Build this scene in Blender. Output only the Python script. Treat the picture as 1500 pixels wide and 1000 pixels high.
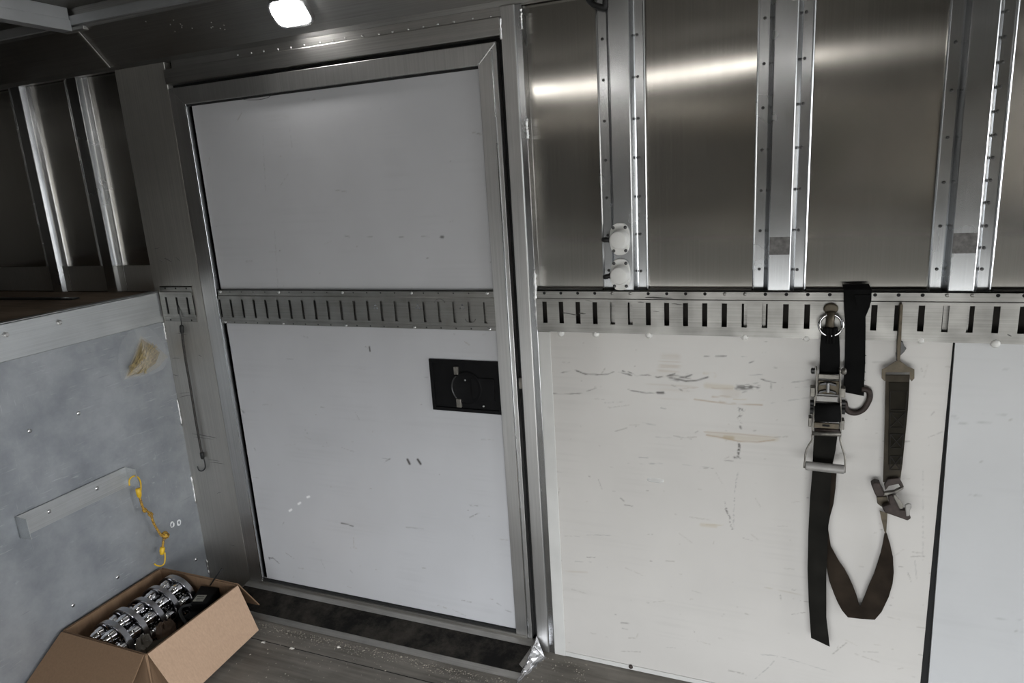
import bpy, bmesh, math, random
import numpy as np
from mathutils import Vector, Matrix, Euler

for o in list(bpy.data.objects):
    bpy.data.objects.remove(o)
SC = bpy.context.scene
COL = SC.collection
random.seed(5)
PI = math.pi

# ------------------------------------------------------------------ camera, world, exposure
F_PX = 1001.24
cam_d = bpy.data.cameras.new('camera')
cam_d.sensor_width = 36.0
cam_d.lens = F_PX / 1500 * 36
cam_d.clip_start = 0.02
cam = bpy.data.objects.new('camera', cam_d)
cam.location = (0, -2.0, 1.6605)
cam.rotation_euler = tuple(math.radians(a) for a in (76.62475, 3.45296, 21.86585))
COL.objects.link(cam)
SC.camera = cam

OPEN_X = 5.2          # the open tail of the trailer
SIDE_X0, SIDE_X1, SIDE_Z = -1.2, 1.6, 0.86   # open side hatch in the wall behind the camera
YB = -2.45            # the wall behind the camera
w = bpy.data.worlds.new('daylight')
w.use_nodes = True
bg = w.node_tree.nodes['Background']
bg.inputs['Color'].default_value = (0.94, 0.97, 1.0, 1)
bg.inputs['Strength'].default_value = 5.6
SC.world = w
pd = bpy.data.lights.new('tail_opening_daylight', 'AREA')
pd.shape = 'RECTANGLE'
pd.size = 2.45
pd.size_y = 2.3
pd.energy = 1
pd.cycles.is_portal = True
po = bpy.data.objects.new('tail_opening_daylight', pd)
po.location = (OPEN_X + 0.02, YB / 2, 1.15)
po.rotation_euler = (0, math.radians(90), 0)   # local -Z towards -X
COL.objects.link(po)
hd = bpy.data.lights.new('side_hatch_daylight', 'AREA')
hd.shape = 'RECTANGLE'
hd.size = SIDE_X1 - SIDE_X0
hd.size_y = SIDE_Z
hd.energy = 1
hd.cycles.is_portal = True
ho = bpy.data.objects.new('side_hatch_daylight', hd)
ho.location = ((SIDE_X0 + SIDE_X1) / 2, YB - 0.06, SIDE_Z / 2)
ho.rotation_euler = (math.radians(90), 0, 0)   # local -Z towards +Y
COL.objects.link(ho)

LAMP_STRENGTH = 34.0
SC.view_settings.view_transform = 'Standard'
SC.view_settings.look = 'None'
SC.view_settings.gamma = 1
SC.view_settings.exposure = 0.6

# ------------------------------------------------------------------ measuring helper: photo pixel -> point on a real plane
_R = cam.rotation_euler.to_matrix()
_C = Vector(cam.location)


def _ray(px, py):
    return _R @ Vector(((px - 750) / F_PX, (500 - py) / F_PX, -1))


def on_wall(px, py, y=0.0):
    d = _ray(px, py)
    return _C + d * ((y - _C.y) / d.y)


def on_side(px, py, x):
    d = _ray(px, py)
    return _C + d * ((x - _C.x) / d.x)


def on_level(px, py, z):
    d = _ray(px, py)
    return _C + d * ((z - _C.z) / d.z)


# ------------------------------------------------------------------ materials
def nt(name):
    m = bpy.data.materials.new(name)
    m.use_nodes = True
    return m, m.node_tree.nodes, m.node_tree.links, m.node_tree.nodes['Principled BSDF']


def rgba(c):
    return (c[0], c[1], c[2], 1)


def plain(name, col, rough=0.5, metal=0.0, var=0.15, scale=20, bump=0.0, bscale=200, coat=0.0, stretch=(1, 1, 1), spec=0.5):
    """base colour broken up by a noise, optional fine bump"""
    m, n, l, b = nt(name)
    tc = n.new('ShaderNodeTexCoord')
    mp = n.new('ShaderNodeMapping')
    mp.inputs['Scale'].default_value = stretch
    l.new(tc.outputs['Object'], mp.inputs['Vector'])
    nz = n.new('ShaderNodeTexNoise')
    nz.inputs['Scale'].default_value = scale
    nz.inputs['Detail'].default_value = 5
    l.new(mp.outputs[0], nz.inputs['Vector'])
    cr = n.new('ShaderNodeValToRGB')
    cr.color_ramp.elements[0].position = 0.3
    cr.color_ramp.elements[1].position = 0.7
    cr.color_ramp.elements[0].color = rgba([c * (1 - var) for c in col])
    cr.color_ramp.elements[1].color = rgba([min(1, c * (1 + var)) for c in col])
    l.new(nz.outputs['Fac'], cr.inputs['Fac'])
    l.new(cr.outputs[0], b.inputs['Base Color'])
    b.inputs['Roughness'].default_value = rough
    b.inputs['Metallic'].default_value = metal
    b.inputs['Coat Weight'].default_value = coat
    b.inputs['Specular IOR Level'].default_value = spec
    if bump > 0:
        n2 = n.new('ShaderNodeTexNoise')
        n2.inputs['Scale'].default_value = bscale
        n2.inputs['Detail'].default_value = 3
        l.new(mp.outputs[0], n2.inputs['Vector'])
        bp = n.new('ShaderNodeBump')
        bp.inputs['Strength'].default_value = bump
        bp.inputs['Distance'].default_value = 0.002
        l.new(n2.outputs['Fac'], bp.inputs['Height'])
        l.new(bp.outputs[0], b.inputs['Normal'])
    return m


def aluminium(name, col=(0.56, 0.555, 0.54), rough=0.32, grain='Z', aniso=0.0, dirt=0.25, blotch=3.0, rot=0.0):
    """rolled aluminium: fine streaks along the grain, smudged roughness, grey dirt"""
    m, n, l, b = nt(name)
    tc = n.new('ShaderNodeNewGeometry')
    mp = n.new('ShaderNodeMapping')
    s = {'Z': (260, 260, 3), 'X': (3, 260, 260), 'Y': (260, 3, 260)}[grain]
    mp.inputs['Scale'].default_value = s
    l.new(tc.outputs['Position'], mp.inputs['Vector'])
    st = n.new('ShaderNodeTexNoise')
    st.inputs['Scale'].default_value = 1.0
    st.inputs['Detail'].default_value = 3
    l.new(mp.outputs[0], st.inputs['Vector'])
    bl = n.new('ShaderNodeTexNoise')
    bl.inputs['Scale'].default_value = blotch
    bl.inputs['Detail'].default_value = 4
    l.new(tc.outputs['Position'], bl.inputs['Vector'])
    r1 = n.new('ShaderNodeMapRange')
    r1.inputs['From Min'].default_value = 0.3
    r1.inputs['From Max'].default_value = 0.7
    r1.inputs['To Min'].default_value = rough - 0.05
    r1.inputs['To Max'].default_value = rough + 0.09
    l.new(bl.outputs['Fac'], r1.inputs['Value'])
    l.new(r1.outputs[0], b.inputs['Roughness'])
    mx = n.new('ShaderNodeMix')
    mx.data_type = 'RGBA'
    mx.inputs['A'].default_value = rgba(col)
    mx.inputs['B'].default_value = rgba([c * (1 - dirt) for c in col])
    ad = n.new('ShaderNodeMath')
    ad.operation = 'MULTIPLY'
    l.new(bl.outputs['Fac'], ad.inputs[0])
    l.new(st.outputs['Fac'], ad.inputs[1])
    r2 = n.new('ShaderNodeMapRange')
    r2.inputs['From Min'].default_value = 0.08
    r2.inputs['From Max'].default_value = 0.45
    l.new(ad.outputs[0], r2.inputs['Value'])
    l.new(r2.outputs[0], mx.inputs['Factor'])
    l.new(mx.outputs['Result'], b.inputs['Base Color'])
    b.inputs['Metallic'].default_value = 1.0
    bp = n.new('ShaderNodeBump')
    bp.inputs['Strength'].default_value = 0.06
    bp.inputs['Distance'].default_value = 0.001
    l.new(st.outputs['Fac'], bp.inputs['Height'])
    l.new(bp.outputs[0], b.inputs['Normal'])
    if aniso:
        tg = n.new('ShaderNodeTangent')
        tg.direction_type = 'RADIAL'
        tg.axis = grain
        b.inputs['Anisotropic'].default_value = aniso
        b.inputs['Anisotropic Rotation'].default_value = rot
        l.new(tg.outputs[0], b.inputs['Tangent'])
    return m


def painted(name, rough=0.3, coat=0.0):
    """colour comes from the stains stored on the panel's own surface, times a light mottling"""
    m, n, l, b = nt(name)
    at = n.new('ShaderNodeAttribute')
    at.attribute_name = 'stain'
    tc = n.new('ShaderNodeTexCoord')
    nz = n.new('ShaderNodeTexNoise')
    nz.inputs['Scale'].default_value = 4
    nz.inputs['Detail'].default_value = 6
    l.new(tc.outputs['Object'], nz.inputs['Vector'])
    r = n.new('ShaderNodeMapRange')
    r.inputs['From Min'].default_value = 0.3
    r.inputs['From Max'].default_value = 0.7
    r.inputs['To Min'].default_value = 0.93
    r.inputs['To Max'].default_value = 1.0
    l.new(nz.outputs['Fac'], r.inputs['Value'])
    mx = n.new('ShaderNodeMix')
    mx.data_type = 'RGBA'
    mx.blend_type = 'MULTIPLY'
    mx.inputs['Factor'].default_value = 1
    l.new(at.outputs['Color'], mx.inputs['A'])
    l.new(r.outputs[0], mx.inputs['B'])
    l.new(mx.outputs['Result'], b.inputs['Base Color'])
    b.inputs['Roughness'].default_value = rough
    b.inputs['Coat Weight'].default_value = coat
    return m


def galvanised(name):
    """blue-grey riser sheet with pale scratches and rubbed patches"""
    m, n, l, b = nt(name)
    tc = n.new('ShaderNodeTexCoord')
    base = n.new('ShaderNodeTexNoise')
    base.inputs['Scale'].default_value = 5
    base.inputs['Detail'].default_value = 8
    base.inputs['Roughness'].default_value = 0.65
    l.new(tc.outputs['Object'], base.inputs['Vector'])
    cr = n.new('ShaderNodeValToRGB')
    cr.color_ramp.elements[0].position = 0.3
    cr.color_ramp.elements[1].position = 0.72
    cr.color_ramp.elements[0].color = (0.25, 0.268, 0.292, 1)
    cr.color_ramp.elements[1].color = (0.43, 0.45, 0.47, 1)
    l.new(base.outputs['Fac'], cr.inputs['Fac'])
    last = cr.outputs[0]
    mp0 = n.new('ShaderNodeMapping')
    mp0.inputs['Location'].default_value = (3.1, 1.7, 5.2)
    l.new(tc.outputs['Object'], mp0.inputs['Vector'])
    for ang, sc, th, colr in ((25, (1, 4, 45), 0.655, (0.66, 0.68, 0.70)), (-47, (1, 70, 5), 0.68, (0.62, 0.645, 0.665)), (70, (1, 3, 60), 0.69, (0.15, 0.16, 0.17)), (10, (1, 9, 14), 0.70, (0.6, 0.62, 0.64))):
        mp = n.new('ShaderNodeMapping')
        mp.inputs['Rotation'].default_value = (math.radians(ang), 0, 0)
        mp.inputs['Scale'].default_value = sc
        l.new(tc.outputs['Object'], mp.inputs['Vector'])
        nz = n.new('ShaderNodeTexNoise')
        nz.inputs['Scale'].default_value = 3
        nz.inputs['Detail'].default_value = 4
        l.new(mp.outputs[0], nz.inputs['Vector'])
        r = n.new('ShaderNodeMapRange')
        r.inputs['From Min'].default_value = th - 0.04
        r.inputs['From Max'].default_value = th + 0.05
        r.inputs['To Max'].default_value = 0.55
        l.new(nz.outputs['Fac'], r.inputs['Value'])
        pm = n.new('ShaderNodeTexNoise')
        pm.inputs['Scale'].default_value = 2.3 + ang * 0.013
        pm.inputs['Detail'].default_value = 3
        l.new(mp0.outputs[0], pm.inputs['Vector'])
        pr = n.new('ShaderNodeMapRange')
        pr.inputs['From Min'].default_value = 0.45
        pr.inputs['From Max'].default_value = 0.68
        l.new(pm.outputs['Fac'], pr.inputs['Value'])
        gm_ = n.new('ShaderNodeMath')
        gm_.operation = 'MULTIPLY'
        l.new(r.outputs[0], gm_.inputs[0])
        l.new(pr.outputs[0], gm_.inputs[1])
        mx = n.new('ShaderNodeMix')
        mx.data_type = 'RGBA'
        mx.inputs['B'].default_value = rgba(colr)
        l.new(gm_.outputs[0], mx.inputs['Factor'])
        l.new(last, mx.inputs['A'])
        last = mx.outputs['Result']
    l.new(last, b.inputs['Base Color'])
    b.inputs['Metallic'].default_value = 0.55
    b.inputs['Roughness'].default_value = 0.48
    return m


def glassy(name, col, rough=0.15, alpha=0.35):
    m, n, l, b = nt(name)
    tc = n.new('ShaderNodeTexCoord')
    nz = n.new('ShaderNodeTexNoise')
    nz.inputs['Scale'].default_value = 60
    l.new(tc.outputs['Object'], nz.inputs['Vector'])
    bp = n.new('ShaderNodeBump')
    bp.inputs['Strength'].default_value = 0.6
    bp.inputs['Distance'].default_value = 0.004
    l.new(nz.outputs['Fac'], bp.inputs['Height'])
    l.new(bp.outputs[0], b.inputs['Normal'])
    b.inputs['Base Color'].default_value = rgba(col)
    b.inputs['Roughness'].default_value = rough
    b.inputs['Alpha'].default_value = alpha
    return m


def emitter(name, col, strength):
    m, n, l, b = nt(name)
    b.inputs['Base Color'].default_value = rgba(col)
    b.inputs['Emission Color'].default_value = rgba(col)
    b.inputs['Emission Strength'].default_value = strength
    return m


def cord_mat(name, c1, c2, scale):
    """braided cover: two colours in a slanting check"""
    m, n, l, b = nt(name)
    tc = n.new('ShaderNodeTexCoord')
    mp = n.new('ShaderNodeMapping')
    mp.inputs['Rotation'].default_value = (0.6, 0.5, 0)
    l.new(tc.outputs['Object'], mp.inputs['Vector'])
    ck = n.new('ShaderNodeTexChecker')
    ck.inputs['Scale'].default_value = scale
    ck.inputs['Color1'].default_value = rgba(c1)
    ck.inputs['Color2'].default_value = rgba(c2)
    l.new(mp.outputs[0], ck.inputs['Vector'])
    l.new(ck.outputs['Color'], b.inputs['Base Color'])
    b.inputs['Roughness'].default_value = 0.7
    return m


def webbing(name, col, var=0.25):
    """woven strap: fine cross ribs"""
    m, n, l, b = nt(name)
    tc = n.new('ShaderNodeTexCoord')
    wv = n.new('ShaderNodeTexWave')
    wv.bands_direction = 'Z'
    wv.inputs['Scale'].default_value = 160
    l.new(tc.outputs['Object'], wv.inputs['Vector'])
    nz = n.new('ShaderNodeTexNoise')
    nz.inputs['Scale'].default_value = 14
    nz.inputs['Detail'].default_value = 6
    l.new(tc.outputs['Object'], nz.inputs['Vector'])
    cr = n.new('ShaderNodeValToRGB')
    cr.color_ramp.elements[0].position = 0.3
    cr.color_ramp.elements[1].position = 0.75
    cr.color_ramp.elements[0].color = rgba([c * (1 - var) for c in col])
    cr.color_ramp.elements[1].color = rgba([c * (1 + 2 * var) for c in col])
    l.new(nz.outputs['Fac'], cr.inputs['Fac'])
    l.new(cr.outputs[0], b.inputs['Base Color'])
    bp = n.new('ShaderNodeBump')
    bp.inputs['Strength'].default_value = 0.35
    bp.inputs['Distance'].default_value = 0.0015
    l.new(wv.outputs['Fac'], bp.inputs['Height'])
    l.new(bp.outputs[0], b.inputs['Normal'])
    b.inputs['Roughness'].default_value = 0.85
    b.inputs['Specular IOR Level'].default_value = 0.1
    return m


def cardboard(name, col):
    m, n, l, b = nt(name)
    tc = n.new('ShaderNodeTexCoord')
    mp = n.new('ShaderNodeMapping')
    mp.inputs['Scale'].default_value = (60, 60, 4)
    l.new(tc.outputs['Object'], mp.inputs['Vector'])
    nz = n.new('ShaderNodeTexNoise')
    nz.inputs['Scale'].default_value = 3
    nz.inputs['Detail'].default_value = 4
    l.new(mp.outputs[0], nz.inputs['Vector'])
    cr = n.new('ShaderNodeValToRGB')
    cr.color_ramp.elements[0].position = 0.25
    cr.color_ramp.elements[1].position = 0.8
    cr.color_ramp.elements[0].color = rgba([c * 0.9 for c in col])
    cr.color_ramp.elements[1].color = rgba([c * 1.08 for c in col])
    l.new(nz.outputs['Fac'], cr.inputs['Fac'])
    l.new(cr.outputs[0], b.inputs['Base Color'])
    b.inputs['Roughness'].default_value = 0.85
    b.inputs['Specular IOR Level'].default_value = 0.2
    return m


def grip_tape(name):
    m, n, l, b = nt(name)
    tc = n.new('ShaderNodeTexCoord')
    nz = n.new('ShaderNodeTexNoise')
    nz.inputs['Scale'].default_value = 9
    nz.inputs['Detail'].default_value = 9
    nz.inputs['Roughness'].default_value = 0.75
    l.new(tc.outputs['Object'], nz.inputs['Vector'])
    cr = n.new('ShaderNodeValToRGB')
    cr.color_ramp.elements[0].position = 0.42
    cr.color_ramp.elements[1].position = 0.85
    cr.color_ramp.elements[0].color = (0.010, 0.0095, 0.009, 1)
    cr.color_ramp.elements[1].color = (0.075, 0.066, 0.055, 1)
    l.new(nz.outputs['Fac'], cr.inputs['Fac'])
    l.new(cr.outputs[0], b.inputs['Base Color'])
    n2 = n.new('ShaderNodeTexNoise')
    n2.inputs['Scale'].default_value = 700
    l.new(tc.outputs['Object'], n2.inputs['Vector'])
    bp = n.new('ShaderNodeBump')
    bp.inputs['Strength'].default_value = 0.5
    bp.inputs['Distance'].default_value = 0.001
    l.new(n2.outputs['Fac'], bp.inputs['Height'])
    l.new(bp.outputs[0], b.inputs['Normal'])
    b.inputs['Roughness'].default_value = 0.95
    b.inputs['Specular IOR Level'].default_value = 0.12
    return m


def plank_mat(name, c1, c2, axis='X'):
    m, n, l, b = nt(name)
    tc = n.new('ShaderNodeTexCoord')
    mp = n.new('ShaderNodeMapping')
    mp.inputs['Scale'].default_value = (3, 40, 40) if axis == 'X' else (40, 3, 40)
    l.new(tc.outputs['Object'], mp.inputs['Vector'])
    nz = n.new('ShaderNodeTexNoise')
    nz.inputs['Scale'].default_value = 1.2
    nz.inputs['Detail'].default_value = 8
    l.new(mp.outputs[0], nz.inputs['Vector'])
    n2 = n.new('ShaderNodeTexNoise')
    n2.inputs['Scale'].default_value = 6
    n2.inputs['Detail'].default_value = 8
    l.new(tc.outputs['Object'], n2.inputs['Vector'])
    ad = n.new('ShaderNodeMath')
    ad.operation = 'ADD'
    l.new(nz.outputs['Fac'], ad.inputs[0])
    l.new(n2.outputs['Fac'], ad.inputs[1])
    cr = n.new('ShaderNodeValToRGB')
    cr.color_ramp.elements[0].position = 0.7
    cr.color_ramp.elements[1].position = 1.3
    cr.color_ramp.elements[0].color = rgba(c1)
    cr.color_ramp.elements[1].color = rgba(c2)
    dv = n.new('ShaderNodeMath')
    dv.operation = 'MULTIPLY'
    dv.inputs[1].default_value = 0.75
    l.new(ad.outputs[0], dv.inputs[0])
    cr.color_ramp.elements[0].position = 0.5
    cr.color_ramp.elements[1].position = 0.95
    l.new(dv.outputs[0], cr.inputs['Fac'])
    l.new(cr.outputs[0], b.inputs['Base Color'])
    bp = n.new('ShaderNodeBump')
    bp.inputs['Strength'].default_value = 0.3
    bp.inputs['Distance'].default_value = 0.003
    l.new(ad.outputs[0], bp.inputs['Height'])
    l.new(bp.outputs[0], b.inputs['Normal'])
    b.inputs['Roughness'].default_value = 0.7
    return m


M = {}
M['skin'] = aluminium('aluminium_skin', (0.52, 0.50, 0.465), 0.15, 'Z', 1.0, 0.18, 1.2, 0.0)
M['alu'] = aluminium('aluminium_post', (0.56, 0.57, 0.58), 0.22, 'Z', 0.4, 0.2, 4)
M['aluX'] = aluminium('aluminium_rail', (0.52, 0.51, 0.49), 0.36, 'X', 0.0, 0.3, 5)
M['strip'] = aluminium('aluminium_strip', (0.54, 0.525, 0.495), 0.55, 'Z', 0.2, 0.25, 3)
M['frame'] = aluminium('aluminium_frame', (0.56, 0.555, 0.545), 0.42, 'Z', 0.2, 0.25, 4)
M['cove'] = aluminium('aluminium_cove', (0.44, 0.435, 0.42), 0.44, 'X', 0.3, 0.3, 3)
M['track'] = aluminium('steel_track', (0.36, 0.353, 0.335), 0.46, 'X', 0.0, 0.35, 12)
M['weld'] = plain('weld_bead', (0.75, 0.75, 0.75), 0.3, 1.0, 0.2, 60, 0.8, 400)
M['residue'] = plain('adhesive_residue', (0.16, 0.155, 0.15), 0.7, 0.2, 0.35, 70, 0.4, 120)
M['galv'] = galvanised('galvanised_sheet')
M['lip'] = aluminium('galvanised_lip', (0.60, 0.62, 0.63), 0.46, 'Y', 0.0, 0.25, 6)
M['steel'] = aluminium('bare_steel', (0.60, 0.615, 0.62), 0.5, 'Y', 0.0, 0.3, 8)
M['white'] = painted('white_panel', 0.32, 0.15)
M['door'] = painted('door_panel', 0.38)
M['whitetrim'] = plain('white_trim', (0.57, 0.565, 0.545), 0.35, 0, 0.06, 8)
M['gloss_white'] = plain('glossy_white', (0.57, 0.565, 0.545), 0.10, 0, 0.04, 20, 0.0, 300, 1.0)
M['plastic_white'] = plain('white_plastic', (0.74, 0.735, 0.71), 0.4, 0, 0.05, 20)
M['black_gap'] = plain('dark_gap', (0.012, 0.012, 0.012), 0.9, 0, 0.1, 10)
M['black_plastic'] = plain('black_plastic', (0.0065, 0.0065, 0.007), 0.6, 0, 0.2, 30, spec=0.1)
M['black_metal'] = plain('dark_metal', (0.05, 0.05, 0.05), 0.35, 0.7, 0.2, 40)
M['rubber'] = plain('black_rubber', (0.008, 0.008, 0.008), 0.55, 0, 0.2, 40)
M['screw'] = plain('zinc_screw', (0.60, 0.60, 0.60), 0.3, 1.0, 0.15, 80)
M['rivet'] = plain('dark_rivet', (0.09, 0.09, 0.09), 0.4, 0.8, 0.15, 80)
M['cavity'] = plain('cavity_shade', (0.045, 0.04, 0.035), 0.8, 0, 0.2, 12)
M['hole'] = plain('hole_black', (0.004, 0.004, 0.004), 0.9, 0, 0.1, 10)
M['floor'] = plank_mat('dirty_floor', (0.10, 0.09, 0.076), (0.25, 0.23, 0.20))
M['deckwood'] = plank_mat('deck_wood', (0.10, 0.070, 0.046), (0.25, 0.185, 0.13))
M['sill'] = aluminium('sill_rail', (0.50, 0.485, 0.455), 0.42, 'X', 0.0, 0.3, 12)
M['tape'] = grip_tape('grip_tape')
M['foil'] = plain('silver_foil', (0.72, 0.72, 0.74), 0.22, 1.0, 0.12, 30, 0.5, 90)
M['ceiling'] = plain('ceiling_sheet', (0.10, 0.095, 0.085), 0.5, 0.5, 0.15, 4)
M['bow'] = plain('roof_bow_paint', (0.42, 0.43, 0.44), 0.4, 0.6, 0.1, 6)
M['lamp'] = emitter('lamp_lens', (1.0, 0.985, 0.96), LAMP_STRENGTH)
M['strip_lens'] = emitter('strip_light_lens', (1.0, 0.97, 0.93), 9.0)
M['card_in_shade'] = cardboard('cardboard_inside_shaded', (0.235, 0.150, 0.092))  # darker brown inside board, with the shade on the flaps put into the colour
M['card'] = cardboard('cardboard', (0.50, 0.345, 0.24))
M['chrome'] = plain('chrome', (0.80, 0.80, 0.82), 0.06, 1.0, 0.03, 15)
M['chrome_ring'] = plain('brushed_chrome', (0.45, 0.45, 0.47), 0.28, 1.0, 0.06, 15)
M['web_black'] = webbing('webbing_black', (0.0055, 0.0055, 0.0055))
M['web_olive'] = webbing('webbing_olive', (0.018, 0.016, 0.012), 0.35)
M['web_tail'] = webbing('webbing_tail', (0.010, 0.0095, 0.008), 0.25)
M['web_brown'] = webbing('webbing_brown', (0.055, 0.047, 0.036), 0.35)
M['web_loop'] = webbing('webbing_loop', (0.019, 0.014, 0.010), 0.4)
M['thread'] = plain('dark_thread', (0.014, 0.012, 0.01), 0.9)
M['rust'] = plain('rusty_steel', (0.036, 0.025, 0.021), 0.6, 0.25, 0.4, 60, 0.3, 150)
M['tan_metal'] = plain('yellow_zinc', (0.085, 0.070, 0.048), 0.5, 0.55, 0.3, 50)
M['zinc'] = plain('worn_zinc', (0.19, 0.18, 0.16), 0.5, 0.7, 0.3, 50)
M['grip'] = plain('pale_grip', (0.30, 0.29, 0.275), 0.5, 0.2, 0.1, 40)
M['yellow'] = plain('yellow_plastic', (0.72, 0.45, 0.02), 0.45, 0, 0.1, 60)
M['cord_yellow'] = cord_mat('yellow_cord', (0.62, 0.36, 0.03), (0.09, 0.05, 0.03), 260)
M['cord_black'] = cord_mat('black_cord', (0.010, 0.010, 0.010), (0.055, 0.047, 0.042), 260)
M['clear_bag'] = glassy('clear_bag', (0.80, 0.74, 0.62), 0.18, 0.30)
M['clear_tape'] = glassy('clear_tape', (0.75, 0.77, 0.78), 0.12, 0.12)
M['straw'] = plain('straw', (0.20, 0.15, 0.075), 0.75, 0, 0.5, 60)
M['stalk'] = plain('straw_stalk', (0.38, 0.30, 0.15), 0.7, 0, 0.5, 90)
M['debris'] = plain('gravel', (0.34, 0.31, 0.26), 0.85, 0, 0.4, 90)
M['pebble'] = plain('pebble', (0.60, 0.57, 0.52), 0.8, 0, 0.2, 60)
M['rag'] = plain('brown_leather', (0.15, 0.10, 0.07), 0.75, 0, 0.4, 30, 0.5, 80)
M['rag_grey'] = plain('grey_leather', (0.26, 0.235, 0.20), 0.8, 0, 0.3, 30, 0.5, 80)
M['label'] = plain('pale_label', (0.36, 0.35, 0.30), 0.6, 0, 0.1, 60)
M['print'] = plain('label_print', (0.05, 0.05, 0.05), 0.6)
M['whitepaint'] = plain('white_paint_mark', (0.82, 0.83, 0.84), 0.6, 0, 0.15, 80)
M['ground'] = plain('outside_ground', (0.45, 0.44, 0.42), 0.9, 0, 0.2, 3)


# ------------------------------------------------------------------ mesh helpers
class MB:
    def __init__(self):
        self.v, self.f, self.mi = [], [], []

    def add(self, vs, fs, mi=0):
        o = len(self.v)
        self.v += [tuple(p) for p in vs]
        self.f += [tuple(i + o for i in f) for f in fs]
        self.mi += [mi] * len(fs)
        return self

    def box(self, x0, x1, y0, y1, z0, z1, mi=0):
        vs = [(x, y, z) for x in (x0, x1) for y in (y0, y1) for z in (z0, z1)]
        return self.add(vs, [(0, 1, 3, 2), (4, 6, 7, 5), (0, 4, 5, 1), (2, 3, 7, 6), (0, 2, 6, 4), (1, 5, 7, 3)], mi)

    def hexa(self, a, b, mi=0):
        """prism between two matching polygons a and b"""
        n = len(a)
        fs = [tuple(range(n))[::-1], tuple(range(n, 2 * n))]
        fs += [(i, (i + 1) % n, n + (i + 1) % n, n + i) for i in range(n)]
        return self.add(list(a) + list(b), fs, mi)

    def extrude(self, poly, vec, mi=0):
        vec = Vector(vec)
        a = [Vector(p) for p in poly]
        return self.hexa(a, [p + vec for p in a], mi)

    def tube(self, pts, r, n=8, cap=True, mi=0, flat=None):
        pts = [Vector(p) for p in pts]
        rs = r if isinstance(r, (list, tuple)) else [r] * len(pts)
        rings = []
        up = None
        for i, p in enumerate(pts):
            t = (pts[min(i + 1, len(pts) - 1)] - pts[max(i - 1, 0)]).normalized()
            if up is None:
                up = t.orthogonal().normalized()
            up = (up - t * up.dot(t))
            up = up.normalized() if up.length > 1e-6 else t.orthogonal().normalized()
            s = t.cross(up)
            rings.append([p + (up * math.cos(2 * PI * k / n) + s * math.sin(2 * PI * k / n)) * rs[i] for k in range(n)])
        vs = [q for rg in rings for q in rg]
        fs = []
        for i in range(len(pts) - 1):
            for k in range(n):
                fs.append((i * n + k, i * n + (k + 1) % n, (i + 1) * n + (k + 1) % n, (i + 1) * n + k))
        if cap:
            fs.append(tuple(range(n))[::-1])
            fs.append(tuple((len(pts) - 1) * n + k for k in range(n)))
        return self.add(vs, fs, mi)

    def lathe(self, prof, origin, axis, n=20, mi=0):
        """prof: (radius, height) pairs along axis"""
        ax = Vector(axis).normalized()
        u = ax.orthogonal().normalized()
        s = ax.cross(u)
        o = Vector(origin)
        vs, fs = [], []
        for r, h in prof:
            for k in range(n):
                a = 2 * PI * k / n
                vs.append(o + ax * h + (u * math.cos(a) + s * math.sin(a)) * max(r, 1e-5))
        for i in range(len(prof) - 1):
            for k in range(n):
                fs.append((i * n + k, i * n + (k + 1) % n, (i + 1) * n + (k + 1) % n, (i + 1) * n + k))
        fs.append(tuple(range(n))[::-1])
        fs.append(tuple((len(prof) - 1) * n + k for k in range(n)))
        return self.add(vs, fs, mi)

    def strip(self, L, R, thick=(0, 0.003, 0), mi=0):
        """strap between two edge polylines (3D), given a thickness vector"""
        n = len(L)
        th = Vector(thick)
        vs = [Vector(p) for p in L] + [Vector(p) for p in R]
        vs = vs + [p + th for p in vs]
        fs = []
        for i in range(n - 1):
            a, b, c, d = i, i + 1, n + i + 1, n + i
            o = 2 * n
            fs += [(a, d, c, b), (a + o, b + o, c + o, d + o), (a, b, b + o, a + o), (d, d + o, c + o, c)]
        fs += [(0, 2 * n, 3 * n, n), (n - 1, 2 * n - 1, 4 * n - 1, 3 * n - 1)]
        return self.add(vs, fs, mi)

    def build(self, name, mat, parent=None, smooth=False, bevel=0.0, origin=None, auto=None, recalc=True):
        me = bpy.data.meshes.new(name)
        base = world_loc(parent) if parent is not None else (Vector(origin) if origin is not None else None)
        if base is None:
            xs, ys, zs = zip(*self.v)
            base = Vector(((min(xs) + max(xs)) / 2, (min(ys) + max(ys)) / 2, min(zs)))
        me.from_pydata([tuple(Vector(p) - base) for p in self.v], [], self.f)
        mats = mat if isinstance(mat, (list, tuple)) else [mat]
        for mm in mats:
            me.materials.append(mm)
        if len(mats) > 1:
            me.polygons.foreach_set('material_index', self.mi)
        if recalc:
            bm = bmesh.new()
            bm.from_mesh(me)
            bmesh.ops.recalc_face_normals(bm, faces=bm.faces)
            bm.to_mesh(me)
            bm.free()
        if smooth:
            me.polygons.foreach_set('use_smooth', [True] * len(me.polygons))
            if auto is not None:
                me.set_sharp_from_angle(angle=math.radians(auto))
        me.update()
        o = bpy.data.objects.new(name, me)
        COL.objects.link(o)
        if parent is not None:
            o.parent = parent
        else:
            o.location = base
        if bevel > 0:
            bv = o.modifiers.new('bevel', 'BEVEL')
            bv.width = bevel
            bv.segments = 2
            bv.limit_method = 'ANGLE'
        return o


def world_loc(o):
    p = Vector((0, 0, 0))
    while o is not None:
        p += o.location
        o = o.parent
    return p


def tag(o, label, cat, group=None, kind=None):
    if label:
        o['label'] = label
    if cat:
        o['category'] = cat
    if group:
        o['group'] = group
    if kind:
        o['kind'] = kind
    return o


def thing(name, loc, label, cat, group=None):
    o = bpy.data.objects.new(name, None)
    o.empty_display_size = 0.05
    o.location = loc
    COL.objects.link(o)
    return tag(o, label, cat, group)


def struct(o, label, cat):
    return tag(o, label, cat, kind='structure')


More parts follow.
